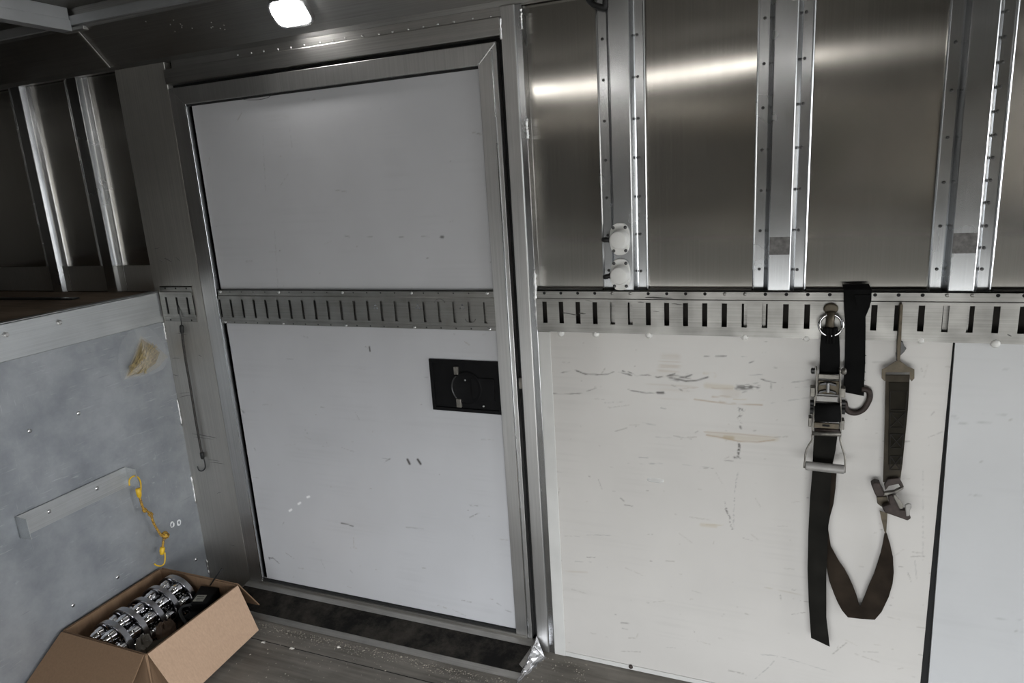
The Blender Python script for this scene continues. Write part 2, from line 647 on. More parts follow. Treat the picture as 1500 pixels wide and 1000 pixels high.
def copy_part(src, name, parent, wloc):
    c = src.copy()
    c.name = name
    COL.objects.link(c)
    c.parent = parent
    c.location = Vector(wloc) - world_loc(parent)
    return c


def smooth_pts(pts, n=6):
    """Catmull-Rom through 3D points"""
    P = [Vector(p) for p in pts]
    P = [P[0] * 2 - P[1]] + P + [P[-1] * 2 - P[-2]]
    out = []
    for i in range(1, len(P) - 2):
        for k in range(n):
            t = k / n
            a, b, c, d = P[i - 1], P[i], P[i + 1], P[i + 2]
            out.append(0.5 * ((2 * b) + (c - a) * t + (2 * a - 5 * b + 4 * c - d) * t * t + (3 * b - a - 3 * c + d) * t ** 3))
    out.append(P[-2])
    return out


# prototypes for screws and rivets (unit copies share a mesh); each is built the first time it is used
_proto = {}


def dome(kind, parent, name, wloc, axis, r, h, mat, slot=False):
    key = (kind, r, h, mat.name, tuple(axis))
    if key not in _proto:
        b = MB()
        b.lathe([(r, 0), (r, h * 0.35), (r * 0.8, h * 0.75), (r * 0.4, h * 0.97), (0.0001, h)], (0, 0, 0), axis, 12)
        if slot:
            ax = Vector(axis).normalized()
            b.lathe([(r * 0.42, h * 0.80), (r * 0.42, h * 1.02), (0.0001, h * 1.02)], (0, 0, 0), axis, 6)
        o = b.build(name, mat, None, smooth=True, origin=(0, 0, 0), auto=50)
        o.parent = parent
        o.location = Vector(wloc) - world_loc(parent)
        _proto[key] = o
        return o
    return copy_part(_proto[key], name, parent, wloc)


# ------------------------------------------------------------------ value noise for stains
rng = np.random.RandomState(11)
_G = rng.rand(256, 256)


def vnoise(x, y):
    xi = np.floor(x).astype(int)
    yi = np.floor(y).astype(int)
    fx = x - xi
    fy = y - yi
    fx = fx * fx * (3 - 2 * fx)
    fy = fy * fy * (3 - 2 * fy)
    a = _G[xi % 256, yi % 256]
    b = _G[(xi + 1) % 256, yi % 256]
    c = _G[xi % 256, (yi + 1) % 256]
    d = _G[(xi + 1) % 256, (yi + 1) % 256]
    return (a * (1 - fx) + b * fx) * (1 - fy) + (c * (1 - fx) + d * fx) * fy


def stained_panel(name, mat, xl, xr, z0, z1, y, thick, step, base, marks, parent=None, specks=60, seed=1):
    """a real sheet whose front is a fine grid carrying its stains; xl/xr are functions of z for the side edges"""
    nx = max(2, int((xr(z0) - xl(z0)) / step))
    nz_ = max(2, int((z1 - z0) / step))
    zs = np.linspace(z0, z1, nz_ + 1)
    U = np.linspace(0, 1, nx + 1)
    XL = np.array([xl(z) for z in zs])
    XR = np.array([xr(z) for z in zs])
    X = XL[:, None] + (XR - XL)[:, None] * U[None, :]
    Z = np.repeat(zs[:, None], nx + 1, axis=1)
    colr = np.empty(X.shape + (3,))
    colr[:] = base
    streak = vnoise(X * 3 + 7, Z * 140) * vnoise(X * 9, Z * 11 + 3)
    colr *= (1 - 0.10 * np.clip(streak - 0.35, 0, 1))[..., None]
    r = random.Random(seed)

    def stroke(pts, hw, c, al, nx_=60, nz2=200, cut=0.25):
        best = np.full(X.shape, 9.0)
        for i in range(len(pts) - 1):
            ax, az = pts[i]
            bx, bz = pts[i + 1]
            dx, dz = bx - ax, bz - az
            L2 = dx * dx + dz * dz + 1e-12
            t = np.clip(((X - ax) * dx + (Z - az) * dz) / L2, 0, 1)
            best = np.minimum(best, np.hypot(X - ax - t * dx, Z - az - t * dz))
        a = np.clip(1.5 - best / hw, 0, 1)
        nn = vnoise(X * nx_ + pts[0][0] * 91, Z * nz2 + pts[0][1] * 57)
        a = a * np.clip((nn - cut) * 2.2, 0, 1) * al
        colr[:] = colr * (1 - a[..., None]) + np.array(c) * a[..., None]

    for mk in marks:
        pts = [(on_wall(px, py, y).x, on_wall(px, py, y).z) for px, py in mk[0]]
        stroke(pts, mk[1] * 0.0021, mk[2], mk[3], *(mk[4:] if len(mk) > 4 else ()))
    for _ in range(specks):
        px = r.uniform(X.min(), X.max())
        pz = r.uniform(z0, z1)
        ln = r.choice([0.002, 0.004, 0.012, 0.03, 0.05]) * r.uniform(.5, 1.4)
        an = r.gauss(0, 0.15) if r.random() < .75 else r.uniform(-1.5, 1.5)
        g = r.choice([0.1, 0.2, 0.3, 0.35])
        stroke([(px, pz), (px + ln * math.cos(an), pz + ln * math.sin(an))], r.uniform(.0012, .0022), (g, g * .92, g * .82), r.uniform(.2, .65), 200, 400, 0.15)
    nv = X.size
    idx = np.arange(nv).reshape(X.shape)
    quads = np.stack([idx[:-1, :-1], idx[:-1, 1:], idx[1:, 1:], idx[1:, :-1]], -1).reshape(-1, 4)
    base_l = world_loc(parent) if parent is not None else Vector(((XL[0] + XR[0]) / 2, y + thick / 2, z0))
    verts = np.stack([X.ravel() - base_l.x, np.full(nv, y - base_l.y), Z.ravel() - base_l.z], -1)
    back = [(XL[0], y + thick, z0), (XR[0], y + thick, z0), (XR[-1], y + thick, z1), (XL[-1], y + thick, z1)]
    vl = verts.tolist() + [(p[0] - base_l.x, p[1] - base_l.y, p[2] - base_l.z) for p in back]
    b0 = nv
    fl = quads.tolist() + [[b0, b0 + 3, b0 + 2, b0 + 1]]
    fl.append(idx[0, :].tolist()[::-1] + [b0, b0 + 1])
    fl.append(idx[-1, :].tolist() + [b0 + 2, b0 + 3])
    fl.append(idx[:, 0].tolist() + [b0 + 3, b0])
    fl.append(idx[:, -1].tolist()[::-1] + [b0 + 1, b0 + 2])
    me = bpy.data.meshes.new(name)
    me.from_pydata(vl, [], fl)
    at = me.color_attributes.new('stain', 'FLOAT_COLOR', 'POINT')
    cc = np.ones((len(vl), 4), dtype=np.float32)
    cc[:nv, :3] = colr.reshape(-1, 3)
    cc[nv:, :3] = base
    at.data.foreach_set('color', cc.ravel())
    me.materials.append(mat)
    me.update()
    o = bpy.data.objects.new(name, me)
    COL.objects.link(o)
    if parent is not None:
        o.parent = parent
    else:
        o.location = base_l
    return o


# ================================================================== THE SETTING
ZC = 2.30                 # ceiling level
XL_END = -4.9             # far end over the raised deck
SKIN_Y = 0.03
X0 = -2.3713              # riser plane

# back wall skin: gently buckled sheet
nx, nz = 400, 84
b = MB()
xs = np.linspace(XL_END, OPEN_X, nx)
zs = np.linspace(0, ZC + 0.05, nz)
XX, ZZ = np.meshgrid(xs, zs)
YY = SKIN_Y + 0.0035 * (vnoise(XX * 1.7 + 3, ZZ * 1.9 + 5) - 0.5) + 0.0018 * (vnoise(XX * 5 + 30, ZZ * 2.6) - 0.5)
vs = np.stack([XX.ravel(), YY.ravel(), ZZ.ravel()], -1).tolist()
ii = np.arange(nx * nz).reshape(nz, nx)
fs = np.stack([ii[:-1, :-1], ii[:-1, 1:], ii[1:, 1:], ii[1:, :-1]], -1).reshape(-1, 4).tolist()
b.add(vs, fs)
b.box(XL_END, OPEN_X, 0.045, 0.07, 0, ZC + 0.05)
o = b.build('wall_back', M['skin'], None, smooth=True, auto=30, recalc=False)
struct(o, 'bare aluminium skin of the trailer side wall between the posts', 'wall')

o = MB().box(X0 - 0.02, OPEN_X, YB - 0.05, 0.07, -0.06, 0.0).build('floor', M['floor'])
struct(o, 'dirty grey trailer floor in front of the door sill', 'floor')
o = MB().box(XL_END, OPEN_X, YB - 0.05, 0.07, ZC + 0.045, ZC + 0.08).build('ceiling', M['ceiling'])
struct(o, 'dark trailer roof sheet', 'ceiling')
b = MB()
b.box(XL_END, SIDE_X0, YB - 0.05, YB, 0, ZC + 0.05)
b.box(SIDE_X1, OPEN_X, YB - 0.05, YB, 0, ZC + 0.05)
b.box(SIDE_X0, SIDE_X1, YB - 0.05, YB, SIDE_Z, ZC + 0.05)
o = b.build('wall_front', M['skin'])
struct(o, 'aluminium side wall opposite the door', 'wall')
b = MB()
b.box(X0, SIDE_X0 - 0.02, YB, YB + 0.008, 0, 1.19)
b.box(SIDE_X1 + 0.02, OPEN_X, YB, YB + 0.008, 0, 1.19)
b.box(SIDE_X0 - 0.02, SIDE_X1 + 0.02, YB, YB + 0.008, SIDE_Z + 0.02, 1.19)
o = b.build('trim_9', M['whitetrim'])
struct(o, 'white lining of the lower wall opposite the door', 'trim')
o = MB().box(XL_END - 0.05, XL_END, YB - 0.05, 0.07, 0, ZC + 0.05).build('wall_far_left', M['ceiling'])
struct(o, 'end wall over the raised deck', 'wall')
# riser under the raised deck
o = MB().box(X0 - 0.02, X0, YB, -0.0005, 0.0, 1.181).build('wall_left', M['galv'])
struct(o, 'scratched blue-grey galvanised riser sheet below the raised deck', 'wall')
wall_left = o
for px, py in ((43, 631), (115, 605), (172, 845), (107, 886), (287, 819)):
    p = on_side(px, py, X0)
    dome('screw', wall_left, 'screw', p, (1, 0, 0), 0.0075, 0.004, M['screw'], True)
# weld beads up the corner of riser and strip
for (pa, pb) in (((238, 472), (243, 497)), ((258, 585), (266, 622)), ((282, 695), (288, 735)), ((304, 817), (308, 838))):
    a = on_side(pa[0], pa[1], X0)
    c = on_side(pb[0], pb[1], X0)
    pts = []
    for k in range(14):
        t = k / 13
        pts.append((X0 + 0.002 + random.uniform(-.001, .001), -0.006, a.z * (1 - t) + c.z * t))
    MB().tube(pts, [0.004 + random.uniform(-.001, .0015) for _ in pts], 6).build('weld_bead', M['weld'], wall_left, smooth=True)
# two white paint rings and a black nick on the riser
for cx, cy in ((252, 768), (262, 765)):
    p = on_side(cx, cy, X0)
    pts = [(X0 + 0.0008, p.y + 0.008 * math.cos(a), p.z + 0.011 * math.sin(a)) for a in np.linspace(0, 2 * PI, 15)]
    MB().tube(pts, [random.uniform(.0018, .004) for _ in pts], 5, cap=False).build('paint_ring', M['whitepaint'], wall_left, smooth=True)

# ground outside the open tail
o = MB().box(-9, OPEN_X + 9, -12, 8, -0.7, -0.55).build('ground', M['ground'])
struct(o, 'concrete yard outside the open tail', 'ground')


# cornice cove, both sides
def cove(name, yb, sgn, x0, x1, label):
    prof = [(0.02, 2.148), (-0.004, 2.148), (-0.006, 2.163), (-0.112, 2.277), (-0.112, 2.283), (-0.118, ZC + 0.046), (0.02, ZC + 0.046)]
    poly = [(x0, yb + sgn * y, z) for y, z in prof]
    return struct(MB().extrude(poly, (x1 - x0, 0, 0)).build(name, M['cove'], None), label, 'trim')


o = cove('trim_1', 0, 1, XL_END, OPEN_X, 'sloping aluminium cove panel above the door, dark at left')
cove_o = o
cove('trim_2', YB, -1, XL_END, OPEN_X, 'sloping aluminium cove panel on the opposite side')
# seam strip + end clip on the cove
sx = -2.404
MB().extrude([(sx - .004, -0.0065, 2.160), (sx + .004, -0.0065, 2.160), (sx + .004, -0.1125, 2.2745), (sx - .004, -0.1125, 2.2745)], (0, -0.003, -0.002)).build('seam_strip', M['strip'], cove_o)
MB().box(sx - .065, sx + .05, -0.126, -0.1, 2.268, 2.282).build('seam_clip', M['cove'], cove_o, bevel=0.003)
MB().box(XL_END, OPEN_X, -0.128, -0.114, 2.288, 2.318).build('top_rail', M['bow'], cove_o)
# a row of small pale specks on the cove (fastener heads of the roof bow bracket)
for k in range(15):
    t = (k % 5) / 5
    px = 212 + random.random() * 150
    py = 12 + random.random() * 36
    # cove plane
    d = _ray(px, py)
    n_ = Vector((0, 0.114, 0.106))
    t = ((Vector((0, -0.006, 2.163)) - _C).dot(n_)) / d.dot(n_)
    p = _C + d * t
    dome('speck', cove_o, 'rivet', p, (0, -0.114, -0.106), 0.0019, 0.001, M['screw'])

# roof bows
def roof_bow(x, label):
    b = MB().box(x - 0.05, x, YB + 0.12, -0.126, 2.268, 2.305)
    b.box(x - 0.05, x, YB + 0.12, -0.13, 2.304, ZC + 0.045)
    o = b.build('roof_bow', M['bow'], None, bevel=0.002)
    tag(o, label, 'roof beam', 'roof beams')


roof_bow(-2.41, 'pale grey roof beam crossing the dark ceiling at upper left')

# ------------------------------------------------------------------ wall strip between riser and door, header, jamb
o = MB().box(X0 - 0.018, -2.137, -0.002, 0.028, 0.0, 2.15).build('trim_3', M['strip'], None, bevel=0.002)
struct(o, 'wide aluminium strip left of the door with black scuffs', 'trim')
strip_o = o
# black scuffs on that strip: thin rubbed lines
for (a, c, wd) in (((258, 488), (275, 490), 1.2), ((252, 525), (264, 524), 1), ((252, 549), (262, 550), 1.5), ((262, 577), (278, 574), 1), ((263, 582), (280, 578), 1.3),
                   ((281, 635), (318, 641), 2), ((284, 640), (312, 643), 1.2), ((304, 673), (322, 675), 1.2), ((306, 677), (330, 679), 1), ((225, 365), (234, 362), 1.5),
                   ((232, 380), (240, 384), 1.8), ((240, 378), (252, 383), 1.8), ((257, 377), (264, 382), 1.5), ((318, 723), (324, 720), 1), ((336, 798), (346, 799), 1), ((290, 520), (296, 522), 1)):
    A = on_wall(a[0], a[1], -0.002)
    B_ = on_wall(c[0], c[1], -0.002)
    pts = [A.lerp(B_, t) + Vector((0, 0.0005, math.sin(t * 5) * 0.0012)) for t in np.linspace(0, 1, 7)]
    MB().tube(pts, [0.0004 + 0.0009 * wd * math.sin(PI * (i + .5) / 7) for i in range(7)], 5).build('scuff', M['residue'], strip_o, smooth=True)

b = MB()
b.box(-2.137, -0.803, -0.010, 0.028, 2.070, 2.122)
o = b.build('trim_4', M['aluX'], None, bevel=0.003)
struct(o, 'aluminium header bar over the door', 'trim')
hdr = o
MB().box(-2.10, -0.806, -0.004, 0.028, 2.122, 2.1475).build('rivet_flange', M['aluX'], hdr)
for px, py in ((531, 53), (555, 50), (575, 46.5), (598, 43), (620, 39.5), (641, 35.5), (665, 31.5), (692, 27), (719, 24), (506, 56), (488, 60), (469, 63), (446, 66.5), (426, 70), (407, 72.5), (386, 75), (368, 77.5), (348, 80.5)):
    p = on_wall(px, py, -0.004)
    dome('hr', hdr, 'rivet', (p.x, -0.004, p.z), (0, -1, 0), 0.0036, 0.003, M['screw'])

b = MB()
b.box(-0.806, -0.762, -0.012, 0.028, 0.0, 2.148)
o = b.build('trim_5', M['frame'], None, bevel=0.003)
struct(o, 'right door jamb, aluminium tube', 'trim')
jamb = o
MB().box(-0.762, -0.742, -0.007, 0.028, 0.0, 2.147).build('jamb_flange', M['alu'], jamb, bevel=0.0015)
for (pa, pb, r0) in (((769, 12), (769, 42), .005), ((776, 173), (777, 202), .006), ((788, 395), (789, 480), .006)):
    a = on_wall(pa[0], pa[1], -0.008)
    c = on_wall(pb[0], pb[1], -0.008)
    pts = [Vector((-0.7435, -0.006, a.z)).lerp(Vector((-0.7435, -0.006, c.z)), t) + Vector((random.uniform(-.0015, .0015), 0, 0)) for t in np.linspace(0, 1, 22)]
    MB().tube(pts, [r0 * random.uniform(.6, 1.25) for _ in pts], 7).build('weld_bead', M['weld'], jamb, smooth=True)
a = on_wall(734, 24, -0.012)
c = on_wall(736, 57, -0.012)
pts = [Vector((-0.806, -0.012, a.z)).lerp(Vector((-0.806, -0.012, c.z)), t) for t in np.linspace(0, 1, 10)]
MB().tube(pts, [0.004 * random.uniform(.5, 1.2) for _ in pts], 6).build('weld_bead', M['weld'], jamb, smooth=True)

# left jamb is hidden behind a shadow gap; black sheet behind the leaf carries its shade
o = MB().box(-2.137, -0.806, 0.024, 0.029, 0.0, 2.071).build('trim_6', M['black_gap'])
struct(o, 'dark shadow gap around the door leaf', 'trim')

# ------------------------------------------------------------------ the door
DX0, DX1, DZ0, DZ1 = -2.131, -0.826, 0.040, 2.056
door = bpy.data.objects.new('door_1', None)
door.location = ((DX0 + DX1) / 2, 0.01, DZ0)
COL.objects.link(door)
struct(door, 'aluminium framed side door with light grey panels', 'door')
FY = -0.006
IX0, IX1, IZ0, IZ1 = -2.064, -0.889, 0.058, 1.996


def rail(poly, name='door_frame'):
    MB().extrude([(x, FY, z) for x, z in poly], (0, 0.028, 0)).build(name, M['frame'], door, bevel=0.002)


rail([(DX0, DZ0), (IX0, DZ0), (IX0, IZ1), (DX0, DZ1)])
rail([(DX0, DZ1), (IX0, IZ1), (IX1, IZ1), (DX1, DZ1)])
rail([(DX1, DZ1), (IX1, IZ1), (IX1, DZ0), (DX1, DZ0)])
# raised outer bead on the latch side, bright glazing bead on the hinge side
MB().box(-0.8435, -0.838, FY - 0.004, FY + 0.001, DZ0, DZ1 - 0.02).build('frame_bead', M['alu'], door, bevel=0.0015)
MB().box(IX0 + 0.0005, IX0 + 0.006, FY - 0.002, 0.012, IZ0, IZ1).build('glazing_bead', M['alu'], door, bevel=0.001)
MB().box(IX0 + 0.006, IX0 + 0.016, 0.010, 0.016, IZ0, IZ1).build('gasket', M['black_gap'], door)
MB().box(IX0 + 0.006, IX1, 0.006, 0.016, IZ1 - 0.007, IZ1 + 0.001).build('gasket', M['black_gap'], door)
MB().box(IX0 - 0.02, IX1, 0.000, 0.016, IZ0 - 0.012, IZ0 - 0.002).build('gasket', M['black_gap'], door)
MB().box(IX0 - 0.02, DX1 - 0.02, FY - 0.002, 0.016, DZ0, IZ0 - 0.010).build('bottom_rail', M['sill'], door)
# mitre weld at the top right
a = Vector((DX1 - 0.004, FY, DZ1 - 0.004))
c = Vector((IX1 + 0.002, FY, IZ1 + 0.002))
pts = [a.lerp(c, t) for t in np.linspace(0, 1, 14)]
MB().tube(pts, [0.0028 * random.uniform(.5, 1.3) for _ in pts], 6).build('weld_bead', M['weld'], door, smooth=True)
# panel marks (photo pixels, half width px, colour, alpha)
dk = (0.06, 0.055, 0.05)
gm = (0.25, 0.25, 0.25)
wh = (0.95, 0.95, 0.95)
lower_marks = [([(597, 673), (600, 679)], 2.2, dk, 1, 3, 3, -1), ([(612, 673), (616, 679)], 2.2, dk, 1, 3, 3, -1),
               ([(500, 766), (517, 770)], 1.6, dk, .8), ([(595, 772), (620, 774)], 1.2, gm, .5), ([(541, 508), (542, 514)], 1.5, dk, .9, 3, 3, -1),
               ([(424, 748), (427, 746)], 2, wh, 1, 3, 3, -1), ([(437, 738), (440, 736)], 2, wh, 1, 3, 3, -1), ([(450, 728), (453, 727)], 2, wh, 1, 3, 3, -1),
               ([(394, 817), (400, 817), (409, 825)], .9, dk, .8), ([(353, 600), (357, 604)], 2, gm, .8), ([(447, 630), (450, 634)], 1.4, gm, .7),
               ([(394, 816), (396, 822)], .9, dk, .8), ([(728, 883), (734, 887)], 1, gm, .6), ([(740, 893), (750, 897)], 1, gm, .6), ([(560, 671), (570, 673)], 1, gm, .6),
               ([(413, 525), (434, 526)], .9, gm, .4), ([(622, 552), (626, 552)], 1.3, gm, .7), ([(513, 835), (516, 838)], 1.2, gm, .6), ([(372, 655), (374, 659)], 1, gm, .7)]
upper_marks = [([(505, 345), (512, 347)], 1, gm, .6), ([(530, 346), (545, 347)], 1, gm, .7), ([(585, 347), (598, 347)], 1, gm, .7), ([(618, 346), (628, 347)], 1, gm, .7),
               ([(646, 347), (649, 347)], 1.8, dk, .9, 3, 3, -1), ([(625, 378), (627, 378)], 1.2, gm, .8), ([(385, 200), (389, 280)], .7, gm, .4), ([(425, 190), (428, 215)], .7, gm, .4),
               ([(402, 335), (407, 420)], .8, gm, .3)]
DB = (0.54, 0.543, 0.56)
stained_panel('upper_panel', M['door'], lambda z: IX0 + 0.004, lambda z: IX1 + 0.004, 1.30, IZ1, 0.010, 0.008, 0.004, DB, upper_marks, door, 25, 2)
stained_panel('lower_panel', M['door'], lambda z: IX0 + 0.004, lambda z: IX1 + 0.004, IZ0 - 0.006, 1.195, 0.010, 0.008, 0.0032, DB, lower_marks, door, 60, 3)
# curled hair-thin wire hanging under the top rail
pts = [on_wall(x, y, 0.006) for x, y in ((345, 142), (360, 146), (378, 146), (392, 143), (399, 138))]
MB().tube(smooth_pts(pts), 0.0007, 5).build('loose_sealant_thread', M['rubber'], door)


def slotted_rail(name, parent, cxs, x0, x1, zt, zf, sz0, sz1, zb, ytop, yface, sw, mat, hole_backs=None, holes=True, hz=None, lower=None, lean=0.0, flange_hole_mat=None):
    """E-section rail: top flange, sloped shoulder, face pierced by real slots, sloped lower shoulder and flange"""
    b = MB()
    hr = 0.0052
    edges = [x0]
    for cx in cxs:
        edges += [cx - sw / 2, cx + sw / 2]
    edges.append(x1)

    def quad(p, q, r, s):
        b.add([p, q, r, s], [(0, 1, 2, 3)])
    th = 0.003
    # face strips
    for (za, zb_) in ((sz1, zf), (lower[0] if lower else zb, sz0)):
        b.box(x0, x1, yface, yface + th, za, zb_)
    for i in range(0, len(edges), 2):
        b.box(edges[i], edges[i + 1], yface, yface + th, sz0, sz1)
    # shoulder up to the flange
    sh = 0.002
    b.extrude([(x0, yface, zf), (x0, yface + th, zf), (x0, ytop + th, zf + sh), (x0, ytop, zf + sh)], (x1 - x0, 0, 0))
    b.box(x0, x1, ytop, ytop + th, zf + sh, zt)
    b.box(x0, x1, ytop, -0.0005 if ytop < 0 else 0.009, zt - th, zt)
    if lower:
        zs_, zlo = lower
        b.extrude([(x0, yface, zs_), (x0, yface + th, zs_), (x0, ytop + th, zs_ - sh), (x0, ytop, zs_ - sh)], (x1 - x0, 0, 0))
        b.box(x0, x1, ytop, ytop + th, zlo, zs_ - sh)
    return b.build(name, mat, parent)


# short piece of track on the door
DTX = [-2.048 + i * 0.05635 for i in range(21)]
dt = slotted_rail('cargo_rail', door, DTX, IX0 + 0.012, IX1 + 0.003, 1.314, 1.290, 1.206, 1.276, 1.20, -0.0045, -0.008, 0.011, M['track'], lower=(1.196, 1.181))
MB().box(IX0 + 0.014, IX1, 0.003, 0.0095, 1.196, 1.296).build('rail_backing', M['track'], dt)
for i, cx in enumerate(DTX):
    for zz in (1.305, 1.186):
        if i % 5 == 0:
            dome('ds', dt, 'screw', (cx + 0.01, -0.0045, zz), (0, -1, 0), 0.0055, 0.003, M['screw'], True)
        else:
            dome('dh', dt, 'rail_hole', (cx, -0.0043, zz), (0, -1, 0), 0.0028, 0.0006, M['rivet'])
for cxp, cyp, up in ((644, 442, 1), (689, 468, -1)):
    p = on_wall(cxp, cyp, -0.008)
    pts = [(p.x + 0.019 * math.cos(a), -0.0083, p.z + up * 0.014 * math.sin(a) - up * 0.004) for a in np.linspace(0.1, PI - 0.1, 14)]
    MB().tube(pts, 0.0013, 5).build('embossed_arc', M['residue'], dt, smooth=True)
for px in (550, 612, 677):
    p = on_wall(px, 449, -0.008)
    b = MB()
    for dx, dz in ((0, .006), (-.006, -.004), (.006, -.004)):
        b.extrude([(p.x + dx - .0045, -0.008, p.z + dz - .0035), (p.x + dx + .0045, -0.008, p.z + dz - .0035), (p.x + dx, -0.008, p.z + dz + .004)], (0, -0.0006, 0))
    b.build('embossed_triangles', M['alu'], dt)

# recessed black latch on the door
lx0, lx1, lz0, lz1 = -1.154, -0.8885, 0.888, 1.073
b = MB()
t = 0.012
b.box(lx0, lx1, 0.0085, 0.0098, lz0, lz1)
b.box(lx0, lx1, 0.002, 0.010, lz1 - t, lz1)
b.box(lx0, lx1, 0.002, 0.010, lz0, lz0 + t)
b.box(lx0, lx0 + t, 0.002, 0.010, lz0 + t, lz1 - t)
b.box(lx1 - t, lx1, 0.002, 0.010, lz0 + t, lz1 - t)
latch = b.build('latch_plate', M['black_plastic'], door, bevel=0.003)
# paddle: round-edged cup with a grey hinge lug above and below
hp = on_wall(672, 568, 0.0)
pc = (hp.x + 0.028, 0.0085, hp.z)
MB().lathe([(0.058, 0), (0.058, -0.004), (0.054, -0.007), (0.044, -0.004), (0.036, -0.002)], pc, (0, 1, 0), 32).build('paddle_cup', M['black_plastic'], latch, smooth=True, auto=40)
pts = [(pc[0] + 0.054 * math.cos(a), 0.000, pc[2] + 0.056 * math.sin(a)) for a in np.linspace(2.3, 3.9, 16)]
MB().tube(pts, 0.0028, 6).build('paddle_handle', M['black_metal'], latch, smooth=True)
for (xa, ya, xb, yb) in ((664, 537, 671, 549), (668, 584, 676, 597)):
    a = on_wall(xa, ya, 0)
    c = on_wall(xb, yb, 0)
    MB().box(a.x, c.x, -0.001, 0.009, c.z, a.z).build('hinge_lug', M['zinc'], latch, bevel=0.0015)
for px, py in ((680, 557.5), (707, 596)):
    p = on_wall(px, py, 0.0)
    dome('lk', latch, 'lock_screw', (p.x, 0.0085, p.z), (0, -1, 0), 0.004, 0.004, M['screw'], True)
MB().box(lx0 + 0.155, lx1 - 0.025, 0.004, 0.009, lz0 + 0.045, lz0 + 0.125).build('lock_housing', M['black_plastic'], latch, bevel=0.006)

# small steel tongue in the gap
p = on_wall(765, 562, 0)
MB().box(-0.822, -0.809, 0.002, 0.012, p.z - 0.018, p.z + 0.018).build('latch_tongue', M['zinc'], door)

# ------------------------------------------------------------------ door sill
sill = thing('door_sill', (-1.47, -0.08, 0), 'low aluminium door sill with a black grip strip in front of the door', 'door sill')
sx0, sx1 = -2.135, -0.806
b = MB()
poly = [(sx0, 0.0, 0.0), (sx0, -0.175, 0.0), (sx0, -0.175, 0.004), (sx0, -0.020, 0.040), (sx0, 0.0, 0.040)]
b.extrude(poly, (sx1 - sx0, 0, 0))
b.build('ramp_plate', M['sill'], sill)


def on_ramp(t):   # along the slope
    return -0.175 + 0.155 * t, 0.004 + 0.036 * t


(ya, za), (yb_, zb_) = on_ramp(0.17), on_ramp(0.86)
b = MB()
b.extrude([(sx0 + .004, ya, za + 0.0004), (sx0 + .004, yb_, zb_ + 0.0004), (sx1 - .012, yb_, zb_ + 0.0004), (sx1 - .03, ya + .03, za + 0.0074), (sx1 - .012, ya + .018, za + 0.0045), (sx1 - .006, ya, za + 0.0004)], (0, -0.0003, 0.0012))
b.build('grip_strip', M['tape'], sill)
# crumpled foil patch closing the right end of the sill
fA, fB, fC = Vector((-0.806, -0.013, 0.062)), Vector((-0.768, -0.040, 0.001)), Vector((-0.815, -0.192, 0.001))
fD, fE = Vector((-0.808, -0.100, 0.026)), Vector((-0.8075, -0.040, 0.044))


def foil_patch(a, c, d, e, name, par, n=7, amp=.003):
    b = MB()
    vs, fs = [], []
    for i in range(n + 1):
        for j in range(n + 1):
            p = a.lerp(c, i / n).lerp(e.lerp(d, i / n), j / n)
            k = amp if 0 < i < n and 0 < j < n else amp * .5
            vs.append(p + Vector((random.uniform(-k, k), random.uniform(-k, k), random.uniform(0, k))))
    for i in range(n):
        for j in range(n):
            q = i * (n + 1) + j
            fs += [(q, q + 1, q + n + 2), (q, q + n + 2, q + n + 1)]
    b.add(vs, fs)
    return b.build(name, M['foil'], par)


fo = foil_patch(fB, fC, fD, fE, 'foil_patch', sill)
foil_patch(fA, fB, fE + Vector((.006, -.008, -.004)), fE, 'foil_tab', fo, 4, .0012)
pts = []
for a, c in ((fB, fC), (fC, fD), (fD, fE)):
    for t in np.linspace(0, 1, 9, endpoint=False):
        pts.append(a.lerp(c, t) + Vector((random.uniform(-.003, .003), random.uniform(-.003, .003), random.uniform(.001, .005))))
MB().tube(pts, [random.uniform(.0012, .0045) for _ in pts], 6).build('foil_edge', M['foil'], fo)

# ------------------------------------------------------------------ posts on the wall
RG = 'hat section posts on the wall'


def post(cx, z0, z1, label, patch=None, rivets=(), foot=0.037, wid=1.0):
    r = thing('wall_post', (cx, 0.015, z0), label, 'wall post', RG)
    prof = [(-.069, .031), (-.0695, .022), (-.067, .0195), (-.0645, .021), (-.064, .024), (-.040, .024), (-.037, .021), (-.0285, .0015), (-.026, 0.0), (.026, 0.0), (.0285, .0015), (foot, .021), (foot + .003, .024), (.062, .024), (.063, .020), (.0655, .0175), (.0685, .0195), (.069, .024), (.069, .031)]
    zl = [z0, z1]
    if patch:
        zl = [z0, patch[0], patch[1], z1]
    b = MB()
    n = len(prof)
    vs = [(cx + u * wid, y, z) for z in zl for u, y in prof]
    for zi in range(len(zl) - 1):
        for i in range(n - 1):
            mi = 1 if (patch and zi == 1 and i == 8) else 0
            b.add([vs[zi * n + i], vs[zi * n + i + 1], vs[(zi + 1) * n + i + 1], vs[(zi + 1) * n + i]], [(0, 1, 2, 3)], mi)
    bm_o = b.build('post_profile', [M['alu'], M['residue']], r, recalc=False)
    for (u, z) in rivets:
        dome('pr', r, 'rivet', (cx + u * wid, 0.024, z), (0, -1, 0), 0.0042, 0.004, M['rivet'])
    return r


def post_rivets(cx, ylist_left, ylist_right):
    out = []
    for py, px in ylist_left:
        out.append((-0.052, on_wall(px, py, .022).z))
    for py, px in ylist_right:
        out.append((0.046, on_wall(px, py, .022).z))
    return out


